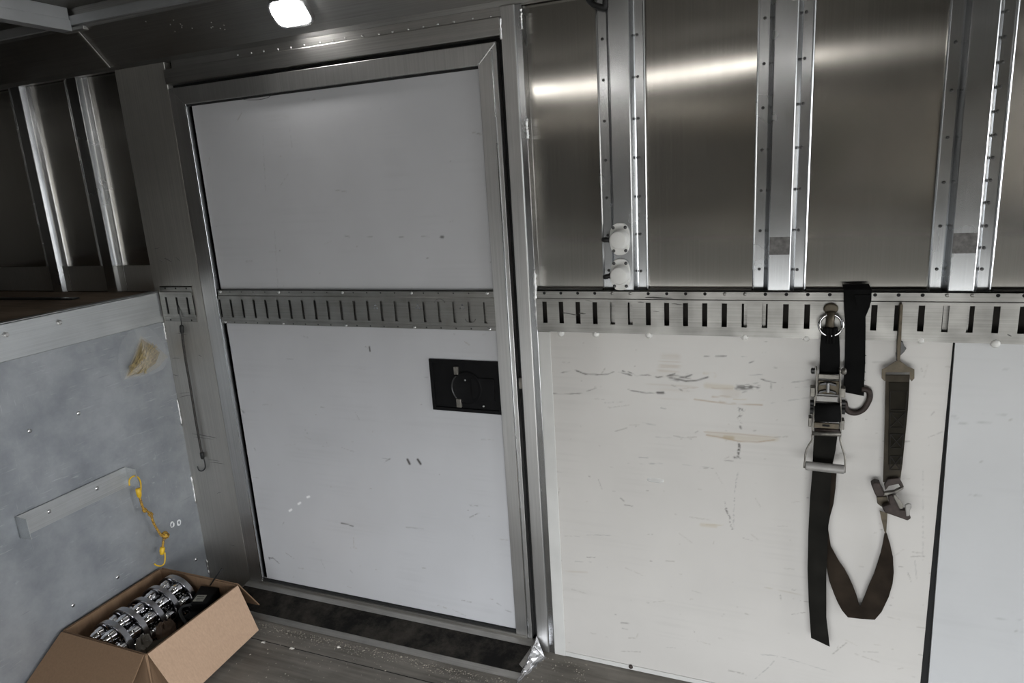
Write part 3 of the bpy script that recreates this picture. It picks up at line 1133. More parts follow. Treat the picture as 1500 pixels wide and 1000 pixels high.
c1 = on_wall(914, 333, 0.015).x
c2 = on_wall(1143, 333, 0.012).x
c3 = on_wall(1414, 333, 0.012).x
ZT = 1.300
ZU = 2.17
post(c1, ZT, ZU, 'aluminium wall post carrying the two white round fittings', None,
     post_rivets(c1, [(58, 877), (118, 878), (178, 880), (235, 881), (290, 884), (345, 886), (396, 888)], [(52, 925), (113, 926), (174, 926), (231, 928), (288, 929), (343, 931), (397, 934)]))
pz = (on_wall(1140, 373, 0).z, on_wall(1140, 347, 0).z)
post(c2, ZT, ZU, 'aluminium wall post, nearest the black strap, with a grey glue patch', pz,
     post_rivets(c2, [(25, 1131), (92, 1130), (157, 1128), (219, 1127), (279, 1126), (338, 1114), (394, 1112)], [(18, 1177), (86, 1174), (152, 1172), (216, 1170), (277, 1167), (337, 1164), (395, 1164)]))
pz = (on_wall(1412, 371, 0).z, on_wall(1412, 341, 0).z)
post(c3, ZT, ZU, 'aluminium wall post at the far right with a wide grey glue patch', pz,
     post_rivets(c3, [(61, 1407), (132, 1400), (201, 1393), (267, 1386), (331, 1381), (394, 1376)], [(16, 1478), (54, 1474), (91, 1468), (127, 1465), (163, 1461), (198, 1457), (231, 1454), (264, 1450), (297, 1446), (331, 1443), (363, 1440), (394, 1439)]))
cA = on_wall(40, 200, 0.012).x
cB = on_wall(124, 200, 0.012).x
post(cA, 1.30, ZU, 'shadowed wall post over the raised deck, leftmost in view', foot=0.0335)
post(cB, 1.30, ZU, 'shadowed wall post over the raised deck, nearest the door', foot=0.0305)

# low kick strip along the skin above the raised deck
zk = on_wall(100, 390, 0.02).z
o = MB().box(XL_END, X0 - 0.02, 0.019, 0.0235, 1.301, zk).build('trim_7', M['strip'], None)
struct(o, 'dark kick strip at the foot of the wall over the raised deck', 'trim')

# ------------------------------------------------------------------ cargo track on the wall
tr = thing('cargo_track', (0.3, 0.0, 1.19), 'slotted steel cargo track running along the wall above the white panels', 'cargo track')
SLX = [-0.713 + i * 0.05404 for i in range(40)]
slotted_rail('track_rail', tr, SLX, -0.741, 1.46, 1.3165, 1.290, 1.213, 1.2815, 1.186, -0.0085, -0.012, 0.0145, M['track'])
for i, cx in enumerate(SLX[:30]):
    if i in (4, 5, 10, 11, 20, 21):
        dome('ts', tr, 'rivet', (cx, -0.0085, 1.308), (0, -1, 0), 0.0048, 0.003, M['track'])
    else:
        dome('th', tr, 'bolt_hole', (cx, -0.0083, 1.308), (0, -1, 0), 0.0048, 0.0006, M['hole'])
# added dark sheet that puts shade behind the slots, and the ledge between the posts
MB().box(-0.741, 1.46, 0.0255, 0.0265, 1.187, 1.316).build('cavity_back', M['cavity'], tr)
for ia, ib, dx0, dx1 in ((4, 4, -.01, .004), (5, 5, -.005, .010), (11, 11, -.002, .010), (12, 12, -.010, .002), (20, 20, -.003, .010), (21, 21, -.010, .000)):
    MB().box(SLX[ia] + dx0, SLX[ib] + dx1, 0.004, 0.006, 1.19, 1.296).build('post_stand_in', M['track'], tr)  # added dull pieces stand in for the posts, toning down bright slots
gaps = [-0.741, c1 - .071, c1 + .071, c2 - .071, c2 + .071, c3 - .071, c3 + .071, 1.46]
for k in range(0, 8, 2):
    MB().box(gaps[k], gaps[k + 1], -0.001, 0.0265, 1.3150, 1.318).build('top_ledge', M['black_metal'], tr)
for (a, c, wd) in (((824, 458), (845, 461), 1.6), ((848, 459), (858, 459), 2.2), ((857, 440), (868, 441), .8), ((945, 436), (985, 437), .9), ((934, 443), (944, 442), 1.1), ((956, 456), (966, 456), .9), ((984, 445), (1000, 446), 1.2), ((1475, 490), (1482, 492), 1.3)):
    A = on_wall(a[0], a[1], -0.012)
    B_ = on_wall(c[0], c[1], -0.012)
    pts = [A.lerp(B_, t) + Vector((0, 0.0005, math.sin(t * 6) * 0.0008)) for t in np.linspace(0, 1, 6)]
    MB().tube(pts, [0.0004 + 0.001 * wd * math.sin(PI * (i + .5) / 6) for i in range(6)], 5).build('scuff', M['residue'], tr, smooth=True)

# three-slot remnant of track left of the door
st = thing('track_remnant', (-2.29, -0.002, 1.18), 'short three-slot piece of track on the strip left of the door', 'cargo track')
s3 = [on_wall(246, 447, -.006).x, on_wall(261.3, 447, -.006).x, on_wall(276.6, 447, -.006).x]
b_l, b_r = on_wall(235, 430, -.006).x, on_wall(285, 447, -.006).x
sr = slotted_rail('track_rail', st, s3, b_l, b_r - 0.003, 1.326, 1.304, 1.214, 1.283, 1.2, -0.005, -0.010, 0.011, M['track'], lower=(1.203, 1.183))
MB().box(b_l + .001, b_r - .004, -0.0065, -0.0025, 1.21, 1.29).build('slot_backing', M['hole'], st)
for cx in s3:
    for zz in (1.318, 1.189):
        dome('rh', st, 'bolt_hole', (cx, -0.0045, zz), (0, -1, 0), 0.0045, 0.0008, M['hole'])

# ------------------------------------------------------------------ white wall panels
br = (0.40, 0.325, 0.25)
tn = (0.46, 0.395, 0.29)
bk = (0.05, 0.043, 0.035)
PX = lambda X, Y: (920 + X / 5.554, 500 + Y / 5.554)
marks = [
    ([PX(300, 130), PX(390, 130)], 6, br, .42, 5, 260, .30), ([PX(290, 180), PX(390, 180)], 7, br, .45, 5, 260, .28), ([PX(280, 230), PX(370, 235)], 7, br, .50, 5, 260, .25),
    ([PX(200, 320), PX(480, 360)], 10, br, .30, 5, 200, .38), ([PX(300, 420), PX(430, 430)], 9, br, .30, 5, 200, .40),
    ([PX(0, 245), PX(70, 280), PX(160, 270), PX(240, 292), PX(320, 280), PX(380, 262)], .9, bk, .8, 60, 200, .15),
    ([PX(350, 285), PX(420, 300), PX(480, 295)], 4.5, bk, .85, 60, 330, .32), ([PX(380, 300), PX(470, 322), PX(560, 318), PX(650, 290)], 1.3, bk, .85, 60, 100, .1), ([PX(470, 290), PX(520, 268)], 1.0, bk, .8),
    ([PX(0, 385), PX(100, 412), PX(150, 420), PX(250, 415), PX(285, 415)], 1.0, bk, .65), ([PX(240, 415), PX(285, 416)], 1.9, bk, .9),
    ([PX(355, 355), PX(400, 375), PX(440, 400)], .9, bk, .7), ([PX(440, 380), PX(570, 375)], .8, br, .7),
    ([PX(640, 358), PX(720, 365), PX(840, 372)], 4.0, tn, .55, 8, 100, .15), ([PX(640, 370), PX(720, 382), PX(850, 382)], .8, br, .7),
    ([PX(620, 258), PX(700, 262), PX(710, 285)], 2, tn, .45), ([PX(890, 372), PX(950, 375), PX(1050, 360)], 3.6, bk, .95, 90, 300, .22), ([PX(900, 380), PX(950, 380)], 1.6, bk, .9),
    ([PX(930, 415), PX(1000, 400), PX(1090, 395)], .9, bk, .7), ([PX(690, 448), PX(780, 445), PX(880, 445)], 1.7, br, .8), ([PX(800, 420), PX(870, 420)], 7, br, .25, 8, 100, .3),
    ([PX(540, 470), PX(700, 492), PX(800, 508), PX(900, 510), PX(1090, 516)], 1.1, br, .9, 20, 100, .05), ([PX(750, 490), PX(870, 508)], 1.8, br, .7), ([PX(860, 470), PX(1110, 476)], .8, tn, .8),
    ([PX(900, 545), PX(945, 560)], 1.6, bk, .8, 300, 300, .35), ([PX(905, 555), PX(925, 590), PX(900, 620), PX(925, 655)], 1.7, bk, .85, 300, 400, .38), ([PX(912, 690), PX(920, 710)], 1.4, bk, .8),
    ([PX(660, 750), PX(800, 765), PX(950, 790), PX(1100, 785), PX(1200, 785)], 4.6, tn, .50, 6, 50, .05), ([PX(620, 735), PX(900, 752), PX(1220, 782)], .9, br, .65, 20, 80, .05),
    ([PX(640, 760), PX(780, 785), PX(900, 812), PX(1050, 818), PX(1190, 800)], 1.1, br, .9, 20, 80, .0), ([PX(790, 780), PX(850, 785)], 3.0, (.36, .27, .15), .6, 30, 80, .1),
    ([PX(905, 815), PX(905, 860), PX(893, 930)], 1.7, bk, .9, 200, 300, .25), ([PX(870, 942), PX(905, 945)], 1.9, bk, .8, 200, 300, .2),
    ([PX(620, 120), PX(700, 121), PX(800, 119)], .8, bk, .7), ([PX(715, 121), PX(775, 119)], 1.3, bk, .8), ([PX(925, 122), PX(965, 123)], .7, gm, .6),
    ([PX(985, 275), PX(1100, 268)], .7, gm, .7), ([PX(1065, 292), PX(1110, 315), PX(1200, 333)], 1.1, bk, .75), ([PX(1162, 345), PX(1162, 395)], 1, bk, .7), ([PX(990, 172), PX(1022, 160)], 1, bk, .7),
    ([PX(120, 665), PX(220, 678)], 1.0, gm, .8), ([PX(270, 540), PX(305, 545)], 1.2, gm, .7), ([PX(250, 822), PX(268, 824)], 1.4, gm, .7), ([PX(90, 943), PX(160, 945)], .8, gm, .6), ([PX(0, 990), PX(280, 995)], .9, gm, .6),
    ([(797, 543), (820, 546), (843, 542), (852, 546), (870, 549), (890, 548), (902, 543), (915, 547), (925, 550)], .8, bk, .65), ([(845, 543), (858, 548), (875, 548)], 1.1, bk, .75), ([(912, 543), (925, 550)], 1.1, bk, .75),
    ([(795, 575), (825, 577), (850, 576), (868, 570), (880, 566)], .8, bk, .6), ([(920, 571), (935, 574)], .9, bk, .6),
    ([(1061, 735), (1066, 750), (1072, 775)], 1.0, bk, .75, 300, 400, .35), ([(1081, 690), (1076, 720), (1074, 775)], .9, gm, .6, 300, 400, .35), ([(1063, 745), (1070, 760)], 1.2, bk, .8, 300, 400, .3),
    ([(1028, 768), (1048, 770)], 3, tn, .5, 8, 60, .2), ([(1028, 768), (1060, 769)], .8, tn, .7),
    ([(1110, 958), (1140, 960), (1128, 975), (1105, 995)], .7, gm, .6), ([(1140, 960), (1180, 972), (1220, 985)], .6, gm, .5), ([(910, 912), (923, 913)], 1.3, bk, .85), ([(912, 920), (919, 922)], 1.0, bk, .8),
    ([(842, 822), (866, 823)], .7, gm, .5), ([(1143, 872), (1144, 878)], 1, bk, .8), ([(800, 833), (820, 836), (860, 838)], 1.6, br, .30, 20, 60, .1), ([(812, 690), (828, 692)], .7, gm, .6),
    ([(1120, 860), (1160, 868), (1185, 874)], 1.0, (.4, .36, .30), .5), ([(1130, 590), (1185, 582)], .8, gm, .5), ([(1160, 560), (1187, 556)], .9, bk, .5), ([(1165, 567), (1195, 565)], .8, bk, .45), ([(1278, 530), (1305, 530)], .9, bk, .7),
    ([(860, 783), (895, 784)], .7, gm, .6), ([(960, 640), (990, 641)], .6, gm, .5), ([(1000, 680), (1040, 684)], .6, gm, .4), ([(1352, 690), (1352, 820)], .8, gm, .35), ([(1340, 820), (1343, 850)], .7, gm, .4),
]
PB = (0.565, 0.545, 0.518)
PXL = on_wall(812, 700, -0.006).x
p_top, p_bot = on_wall(1396, 500, -0.006), on_wall(1348, 1000, -0.006)


def right_edge(z):
    t = (p_top.z - z) / (p_top.z - p_bot.z)
    return p_top.x + (p_bot.x - p_top.x) * t


ptop = 1.1885
wp = thing('wall_panel', (-0.17, -0.003, 0.0), 'stained white wall panel behind the straps, right of the door', 'wall panel', 'white wall panels')
stained_panel('panel_sheet', M['white'], lambda z: -0.738, right_edge, 0.0, ptop, -0.006, 0.005, 0.0027, PB, marks, wp, 190, 4)
for px in (822, 873, 951, 1091, 1181, 1349):
    p = on_wall(px, 488 + (px - 822) * 0.018, -0.006)
    dome('ps', wp, 'screw_cap', (p.x, -0.006, p.z + 0.0005), (0, -1, 0), 0.0105, 0.007, M['plastic_white'])
MB().box(-0.741, -0.7005, -0.010, -0.0062, 0.0, 1.184).build('edge_strip', M['whitetrim'], wp, bevel=0.0015)
# bottom lip and small rusty bolt at the foot
MB().box(-0.70, 0.36, -0.0095, -0.0062, 0.002, 0.018).build('bottom_lip', M['whitetrim'], wp)
p = on_wall(924, 976, -0.01)
dome('rb', wp, 'rusty_bolt', (p.x, -0.0095, 0.014), (0, -1, 0), 0.0075, 0.006, M['rust'])
# small popped-out dent shaped and glossed to give a glare spot
p = on_wall(960, 703, -0.006)
nxd, nzd = 24, 24
hz_ = np.linspace(0, 1, nzd + 1)
zz_, yy_d = [], []
z_, y_ = 0.0075, 0.0
for k in range(nzd + 1):
    zz_.append(z_)
    yy_d.append(y_)
    if k < 16:        # upper face, tilted up towards the cove
        sl = 0.562 + 0.024 * k / 16
        z_ -= 0.010 / 16
        y_ += sl * 0.010 / 16
    else:             # tucks back under
        z_ -= 0.006 / 8
        y_ -= 0.0057 / 8
vs, fs = [], []
for i in range(nxd + 1):
    u = -1 + 2 * i / nxd
    wgt = max(0.0, 1 - abs(u) ** 5)
    for k in range(nzd + 1):
        vs.append((p.x + 0.027 * u, -0.0056 - yy_d[k] * wgt, p.z + zz_[k] * (0.55 + 0.45 * wgt)))
for i in range(nxd):
    for k in range(nzd):
        q = i * (nzd + 1) + k
        fs.append((q, q + 1, q + nzd + 2, q + nzd + 1))
b = MB().add(vs, fs)
b.build('dent', M['gloss_white'], wp, smooth=True)

q_top, q_bot = on_wall(1399.5, 498, -0.010), on_wall(1360, 1000, -0.010)


def left_edge2(z):
    t = (q_top.z - z) / (q_top.z - q_bot.z)
    return q_top.x + (q_bot.x - q_top.x) * t


wp2 = thing('wall_panel', (1.0, -0.005, 0.0), 'cleaner white wall panel at the far right edge, overlapping the dark gap', 'wall panel', 'white wall panels')
stained_panel('panel_sheet', M['white'], left_edge2, lambda z: 1.46, 0.0, 1.1865, -0.010, 0.008, 0.006, (0.52, 0.525, 0.53),
              [([(1405, 620), (1460, 618)], .8, gm, .5), ([(1440, 605), (1475, 607)], .7, gm, .5), ([(1395, 608), (1402, 612)], 2, gm, .6), ([(1450, 905), (1495, 908)], .7, gm, .4), ([(1470, 540), (1474, 541)], 1, gm, .5)], wp2, 30, 6)
p = on_wall(1458, 503, -0.010)
dome('ps', wp2, 'screw_cap', (p.x, -0.010, p.z), (0, -1, 0), 0.0105, 0.007, M['plastic_white'])
# dark backing seen in the gap, and the lining further on
o = MB().box(-0.741, OPEN_X, 0.0005, 0.012, 0.0, 1.186).build('trim_8', M['black_gap'])
struct(o, 'dark backing seen in the gap between the white panels', 'trim')

# ------------------------------------------------------------------ raised deck at the left
deck = thing('raised_deck', (-3.6, -1.2, 1.18), 'raised brown deck above the blue-grey riser, with a pale metal lip', 'raised deck')
MB().box(XL_END, X0 - 0.002, YB, 0.018, 1.24, 1.298).build('deck_boards', M['deckwood'], deck)
lip = MB().box(X0 - 0.002, X0 + 0.006, YB, -0.003, 1.181, 1.306).build('deck_lip', M['lip'], deck, bevel=0.002)
MB().box(X0 - 0.03, X0 + 0.006, YB, -0.003, 1.299, 1.3065).build('lip_return', M['lip'], deck, bevel=0.002)
for px, py in ((8, 490), (86, 472)):
    p = on_side(px, py, X0 + 0.006)
    b = MB()
    b.lathe([(0.011, 0), (0.011, 0.003), (0.0085, 0.003), (0.0085, 0.007), (0.006, 0.0085)], p, (1, 0, 0), 6)
    b.build('bolt', M['screw'], deck)
p1, p2 = on_level(0, 440, 1.300), on_level(117, 437, 1.300)
b = MB()
b.extrude([p1 + Vector((-.8, 0, 0)), p1 + Vector((-.8, -0.03, 0)), p2 + Vector((0, -0.03, 0)), p2], (0, 0, 0.006))
b.build('deck_hatch_edge', M['black_metal'], deck, bevel=0.001)

# ------------------------------------------------------------------ lamps
def lamp(cx, cy, cz, nrm, name, label, grp=None):
    n_ = Vector(nrm).normalized()
    u = Vector((1, 0, 0))
    v = n_.cross(u)
    o = thing(name, (cx, cy, cz), label, 'lamp')
    C_ = Vector((cx, cy, cz))

    def ring(hw, hh, r, h):
        pts = []
        for qx, qy, a0 in ((1, 1, 0), (-1, 1, 90), (-1, -1, 180), (1, -1, 270)):
            for k in range(6):
                a = math.radians(a0 + 90 * k / 5)
                pts.append(C_ + u * (qx * (hw - r) + r * math.cos(a)) + v * (qy * (hh - r) + r * math.sin(a)) + n_ * h)
        return pts
    b = MB()
    n = 24
    R1 = [ring(.073, .050, .034, 0), ring(.073, .050, .034, .013), ring(.069, .046, .031, .016), ring(.064, .041, .027, .014), ring(.063, .040, .027, .006)]
    vs = [p for r in R1 for p in r]
    fs = [(i * n + k, i * n + (k + 1) % n, (i + 1) * n + (k + 1) % n, (i + 1) * n + k) for i in range(4) for k in range(n)]
    fs.append(tuple(range(n)))
    fs.append(tuple(range(4 * n, 5 * n)))
    b.add(vs, fs)
    b.build('bezel', M['chrome_ring'], o, smooth=True, auto=40)
    b = MB()
    R2 = [ring(.0625, .0395, .027, .008), ring(.0625, .0395, .027, .016), ring(.056, .034, .025, .024), ring(.040, .022, .018, .028)]
    vs = [p for r in R2 for p in r]
    fs = [(i * n + k, i * n + (k + 1) % n, (i + 1) * n + (k + 1) % n, (i + 1) * n + k) for i in range(3) for k in range(n)]
    fs.append(tuple(range(3 * n, 4 * n)))
    fs.append(tuple(range(n))[::-1])
    b.add(vs, fs)
    b.build('lens', M['lamp'], o, smooth=True, auto=50)


cn = (0, -0.732, -0.681)
lamp(-1.499, -0.0600, 2.2210, cn, 'cove_lamp', 'lit white lamp on the cove above the door')
strip_l = thing('strip_light', (-1.1, YB + 0.06, 2.21), 'lit white strip light along the opposite cove', 'lamp')
sn = Vector((0, 0.732, -0.681))
sv = Vector((0, 0.681, 0.732))
sc_ = Vector((0, YB + 0.062, 2.2225))
prof = [sc_ - sv * .022, sc_ + sv * .022, sc_ + sv * .022 + sn * .012, sc_ + sv * .016 + sn * .014, sc_ - sv * .016 + sn * .014, sc_ - sv * .022 + sn * .012]
MB().extrude([p + Vector((-2.3, 0, 0)) for p in prof], (2.4, 0, 0)).build('channel', M['chrome_ring'], strip_l)
prof = [sc_ - sv * .014 + sn * .0142, sc_ + sv * .014 + sn * .0142, sc_ + sv * .009 + sn * .020, sc_ - sv * .009 + sn * .020]
MB().extrude([p + Vector((-2.28, 0, 0)) for p in prof], (2.36, 0, 0)).build('diffuser', M['strip_lens'], strip_l)

# black cable loop at the top, left of the first post
cab = thing('black_cable', on_wall(872, 2, 0.0), 'black cable loop hanging from the cove by the first wall post', 'cable')
pts = smooth_pts([on_wall(x, y, 0.005) for x, y in ((850, -14), (860, -3), (868, 6), (877, 9.5), (886, 10), (886.5, 4), (887, -12))])
MB().tube(pts, 0.008, 8).build('cable_loop', M['rubber'], cab, smooth=True)
b = MB()
p = on_wall(882, -10, 0.005)
b.box(p.x - .02, p.x + .012, -0.002, 0.022, p.z - .01, p.z + .03)
b.build('cable_clip', M['rubber'], cab, bevel=0.003)


# ------------------------------------------------------------------ white round fittings on the first post
def fitting(px, py, lever, label):
    c = on_wall(px, py, -0.004)
    o = thing('round_fitting', (c.x, 0.0, c.z), label, 'fitting', 'white round fittings')
    # oval plate
    poly = []
    for k in range(36):
        a = 2 * PI * k / 36
        poly.append((c.x + 0.030 * math.copysign(abs(math.cos(a)) ** 0.75, math.cos(a)), 0.0, c.z + 0.047 * math.copysign(abs(math.sin(a)) ** 0.85, math.sin(a))))
    MB().extrude(poly, (0, -0.009, 0)).build('plate', M['plastic_white'], o, bevel=0.002)
    cc = (c.x + 0.001, -0.009, c.z)
    MB().lathe([(0.0285, 0), (0.0275, 0.012), (0.026, 0.024), (0.0235, 0.0275), (0.020, 0.0285), (0.0001, 0.0285)], cc, (0, -1, 0), 36).build('cap', M['plastic_white'], o, smooth=True, auto=35)
    for sx_, sz_ in ((-1, 1), (1, 1), (-1, -1), (1, -1)):
        dome('fs', o, 'screw', (c.x + sx_ * 0.018, -0.009, c.z + sz_ * 0.034), (0, -1, 0), 0.005, 0.003, M['rivet'], True)
    a = c + Vector((-0.022, -0.015, 0.0))
    e = on_wall(lever[0], lever[1], -0.018)
    m1, m2 = a.lerp(e, .45), a.lerp(e, .7)
    MB().tube([a, m1, m1 + (m2 - m1) * .3, m2, e], [.010, .0065, .0078, .0075, .006], 10).build('lever', M['rubber'], o, smooth=True)


fitting(908, 350, (882, 351), 'upper white round fitting with a black lever on the wall post')
fitting(909, 402, (884, 406), 'lower white round fitting with a black lever, just above the track')

# ------------------------------------------------------------------ straps
def wy(pts, y):
    return [on_wall(a, b_, y if not isinstance(y, (list, tuple)) else y[i]) for i, (a, b_) in enumerate(pts)]


# --- ratchet strap
rs = thing('ratchet_strap', on_wall(1214, 690, -0.03), 'black ratchet strap hooked in the track, its tail hanging furthest down', 'ratchet strap')
# end fitting in the slot
c = on_wall(1217, 452, -0.016)
b = MB()
poly = [(c.x + 0.0185 * math.cos(a), -0.013, c.z + 0.0155 * math.sin(a)) for a in np.linspace(0, 2 * PI, 20, endpoint=False)]
b.extrude(poly, (0, -0.009, 0))
ef = b.build('end_fitting', M['tan_metal'], rs, bevel=0.004)
pts = [c + Vector((0, -0.008, -0.008)), c + Vector((0, -0.010, -0.03)), c + Vector((0, -0.010, -0.055)), c + Vector((0, -0.008, -0.064))]
MB().tube(pts, [.012, .010, .0105, .008], 8).build('fitting_tongue', M['tan_metal'], ef, smooth=True)
c = on_wall(1217, 476, -0.028)
pts = [(c.x + 0.0285 * math.cos(a), -0.028 + 0.004 * math.sin(a), c.z + 0.0285 * math.sin(a)) for a in np.linspace(0, 2 * PI, 29)]
MB().tube(pts, 0.0042, 8, cap=False).build('ring', M['chrome'], rs, smooth=True)
# short webbing from ring to ratchet (gathered at the ring)
L = [(1206, 480), (1202.5, 494), (1201, 512), (1201, 530), (1200, 548)]
Rr = [(1227, 480), (1229.5, 494), (1230.5, 512), (1230.5, 530), (1229.5, 548)]
yy = [-0.034, -0.033, -0.032, -0.034, -0.037]
MB().strip(wy(L, yy), wy(Rr, yy), (0, 0.006, 0)).build('webbing', M['web_black'], rs)
for xa, xb in ((1211, 1212), (1217, 1216), (1223, 1221)):
    MB().tube(smooth_pts(wy([(xa, 480), (xb, 490), (xb, 503)], [-.037, -.037, -.033])), [.005 * (1 - i / 14) + .001 for i in range(13)], 6).build('webbing_fold', M['web_black'], rs, smooth=True)
# ratchet
rt = thing('ratchet', on_wall(1213, 590, -0.04), None, None)
rt.parent = rs
rt.location = on_wall(1213, 590, -0.04) - rs.location
Q = lambda X, Y: (1160 + X / 6.246, 540 + Y / 6.25)


def plate_side(pxs, y0, y1, wpx):
    """side cheek: polyline in the photo plane, given depth range"""
    b = MB()
    L_ = wy([(x - wpx / 2, y) for x, y in pxs], y0)
    R_ = wy([(x + wpx / 2, y) for x, y in pxs], y0)
    b.strip(L_, R_, (0, y1 - y0, 0))
    return b


plate_side([Q(228, 10), Q(228, 130), Q(222, 240), Q(212, 270), Q(200, 420), Q(192, 540), Q(188, 610)], -0.062, -0.024, 2.0).build('side_cheek', M['zinc'], rt, bevel=0.0007)
plate_side([Q(442, 10), Q(442, 130), Q(440, 240), Q(448, 290), Q(450, 420), Q(447, 540), Q(446, 610)], -0.062, -0.024, 2.0).build('side_cheek', M['zinc'], rt, bevel=0.0007)


def toothed(cxp, cyp, rpx, half):
    c = on_wall(cxp, cyp, -0.045)
    b = MB()
    pts = []
    n = 26
    r = rpx * 0.0021
    for k in range(n):
        a = 2 * PI * k / n
        rr = r * (1.0 if k % 2 else 0.84)
        pts.append((c.x - half, c.y + rr * math.cos(a), c.z + rr * math.sin(a)))
    b.extrude(pts, (2 * half, 0, 0))
    return b


toothed(1189, 596, 9.5, 0.0045).build('ratchet_wheel', M['black_metal'], rt)
toothed(1235, 596, 9.5, 0.0045).build('ratchet_wheel', M['black_metal'], rt)
for (X, Y, hx) in ((190, 205, .006), (465, 212, .006), (165, 480, .004), (458, 505, .0055)):
    c = on_wall(*Q(X, Y), -0.05)
    MB().box(c.x - hx, c.x + hx, -0.060, -0.032, c.z - .013, c.z + .013).build('cheek_tab', M['zinc'], rt, bevel=0.0015)
c = on_wall(1193.5, 543, -0.045)
MB().lathe([(0.0085, 0), (0.0085, 0.008), (0.005, 0.010)], (c.x, c.y, c.z), (-1, 0, 0), 10).build('bolt', M['black_metal'], rt)
c = on_wall(1234.5, 543.5, -0.045)
MB().lathe([(0.006, 0), (0.009, 0.003), (0.010, 0.009), (0.006, 0.013)], (c.x - .004, c.y, c.z), (1, 0, 0), 14).build('bolt', M['zinc'], rt, smooth=True, auto=40)


def bar(x0, y0, x1, y1, ya, yb, mat, name):
    a = on_wall(*Q(x0, y0), ya)
    c = on_wall(*Q(x1, y1), ya)
    return MB().box(a.x, c.x, ya, yb, c.z, a.z).build(name, mat, rt, bevel=0.0015)


bar(240, 48, 436, 100, -0.052, -0.046, M['zinc'], 'cross_plate')
bar(240, 105, 432, 240, -0.044, -0.040, M['tan_metal'], 'base_plate')
# spring pawl
c = on_wall(*Q(330, 150), -0.05)
b = MB()
for sgn in (-1, 1):
    b.extrude([(c.x + sgn * .001, -0.054, c.z + .010), (c.x + sgn * .021, -0.052, c.z + .004), (c.x + sgn * .021, -0.052, c.z - .002), (c.x + sgn * .001, -0.054, c.z + .002)], (0, 0.008, 0))
    b.extrude([(c.x + sgn * .001, -0.052, c.z - .012), (c.x + sgn * .020, -0.050, c.z - .018), (c.x + sgn * .024, -0.050, c.z - .026), (c.x + sgn * .003, -0.052, c.z - .018)], (0, 0.008, 0))
b.build('pawl', M['black_metal'], rt, bevel=0.001)
MB().tube([(c.x, -0.056, c.z + .008), (c.x, -0.056, c.z - .018)], .0045, 8).build('pawl_spring', M['screw'], rt)
bar(222, 247, 420, 308, -0.058, -0.050, M['grip'], 'cross_plate')
a = on_wall(*Q(205, 400), -0.05)
c2_ = on_wall(*Q(445, 400), -0.05)
MB().tube([a, c2_], 0.026, 20).build('spool', M['web_black'], rt, smooth=True, )
bar(200, 490, 430, 556, -0.062, -0.055, M['tan_metal'], 'handle_plate')
c = on_wall(*Q(312, 520), -0.063)
MB().box(c.x - .009, c.x + .009, -0.0632, -0.061, c.z - .003, c.z + .003).build('plate_slot', M['hole'], rt)
a = on_wall(*Q(185, 590), -0.066)
c = on_wall(*Q(452, 600), -0.066)
MB().tube([a, c], 0.0058, 10).build('cross_rod', M['zinc'], rt, smooth=True)
a = on_wall(*Q(205, 565), -0.055)
c = on_wall(*Q(440, 570), -0.055)
MB().tube([a, c], 0.007, 10).build('cross_rod', M['rust'], rt, smooth=True)
for pts in ([Q(186, 600), Q(186, 650), Q(160, 690), Q(128, 760), Q(120, 830), Q(112, 905)], [Q(446, 600), Q(442, 650), Q(460, 720), Q(483, 800), Q(487, 870), Q(483, 950)]):
    MB().tube(smooth_pts(wy(pts, [-.064, -.066, -.070, -.074, -.076, -.077]), 4), 0.0026, 7).build('handle_wire', M['zinc'], rt, smooth=True)
a = on_wall(*Q(122, 885), -0.076)
c = on_wall(*Q(482, 922), -0.076)
MB().tube([a, a.lerp(c, .02), a.lerp(c, .98), c], [.010, .0125, .0125, .010], 14).build('handle_grip', M['grip'], rt, smooth=True, auto=40)
# tail
L = [(1193, 634), (1191, 660), (1190, 690), (1186.5, 730), (1184, 780), (1183, 834), (1184.5, 882), (1188, 934)]
Rr = [(1227, 636), (1224, 660), (1217.5, 690), (1216, 730), (1213.5, 770), (1210.5, 840), (1210.5, 904), (1215.5, 947)]
yy = [-.052, -.046, -.044, -.042, -.040, -.038, -.037, -.036]
MB().strip(wy(L, yy), wy(Rr, yy), (0, 0.003, 0)).build('tail_webbing', M['web_tail'], rs)

# --- black soft strap looped over the track
bs = thing('loop_strap', on_wall(1252, 590, -0.02), 'plain black strap looped over the top of the track, with a hook at its end', 'strap')
L = [(1234, 417), (1236, 424), (1236, 440), (1236.5, 455), (1238, 470), (1238, 500), (1237.5, 530), (1236, 560), (1235.5, 574)]
Rr = [(1273, 416), (1277, 424), (1276.5, 440), (1273, 452), (1268, 464), (1268, 480), (1267.5, 530), (1266, 560), (1265.5, 580)]
yy = [0.004, -.017, -.020, -.021, -.020, -.018, -.018, -.018, -.018]
MB().strip(wy(L, yy), wy(Rr, yy), (0, 0.005, 0)).build('webbing', M['web_black'], bs)
a, c = on_wall(1257, 446, -.022), on_wall(1268, 460, -.022)
MB().strip(wy([(1252, 432), (1256, 448), (1262, 458)], -.0225), wy([(1276, 432), (1274, 450), (1268, 459)], -.0225), (0, 0.003, 0)).build('webbing_flap', M['web_black'], bs)
pts = smooth_pts(wy([(1262, 570), (1268, 570.5), (1273, 573), (1274, 582), (1270, 592), (1264, 600), (1254, 604.5), (1245, 603.5), (1239, 598), (1237, 588)], -0.016), 4)
MB().tube(pts, 0.0078, 8).build('hook', M['rust'], bs, smooth=True)
for k in range(9):
    y_ = 520 + k * 6
    x_ = 1267 - (k * 0.12)
    MB().tube(wy([(x_ - .5, y_), (x_ + random.uniform(.8, 2.2), y_ + random.uniform(-1, 1.5))], -.018), .0009, 4).build('frayed_thread', M['web_black'], bs) if k % 2 == 0 else None

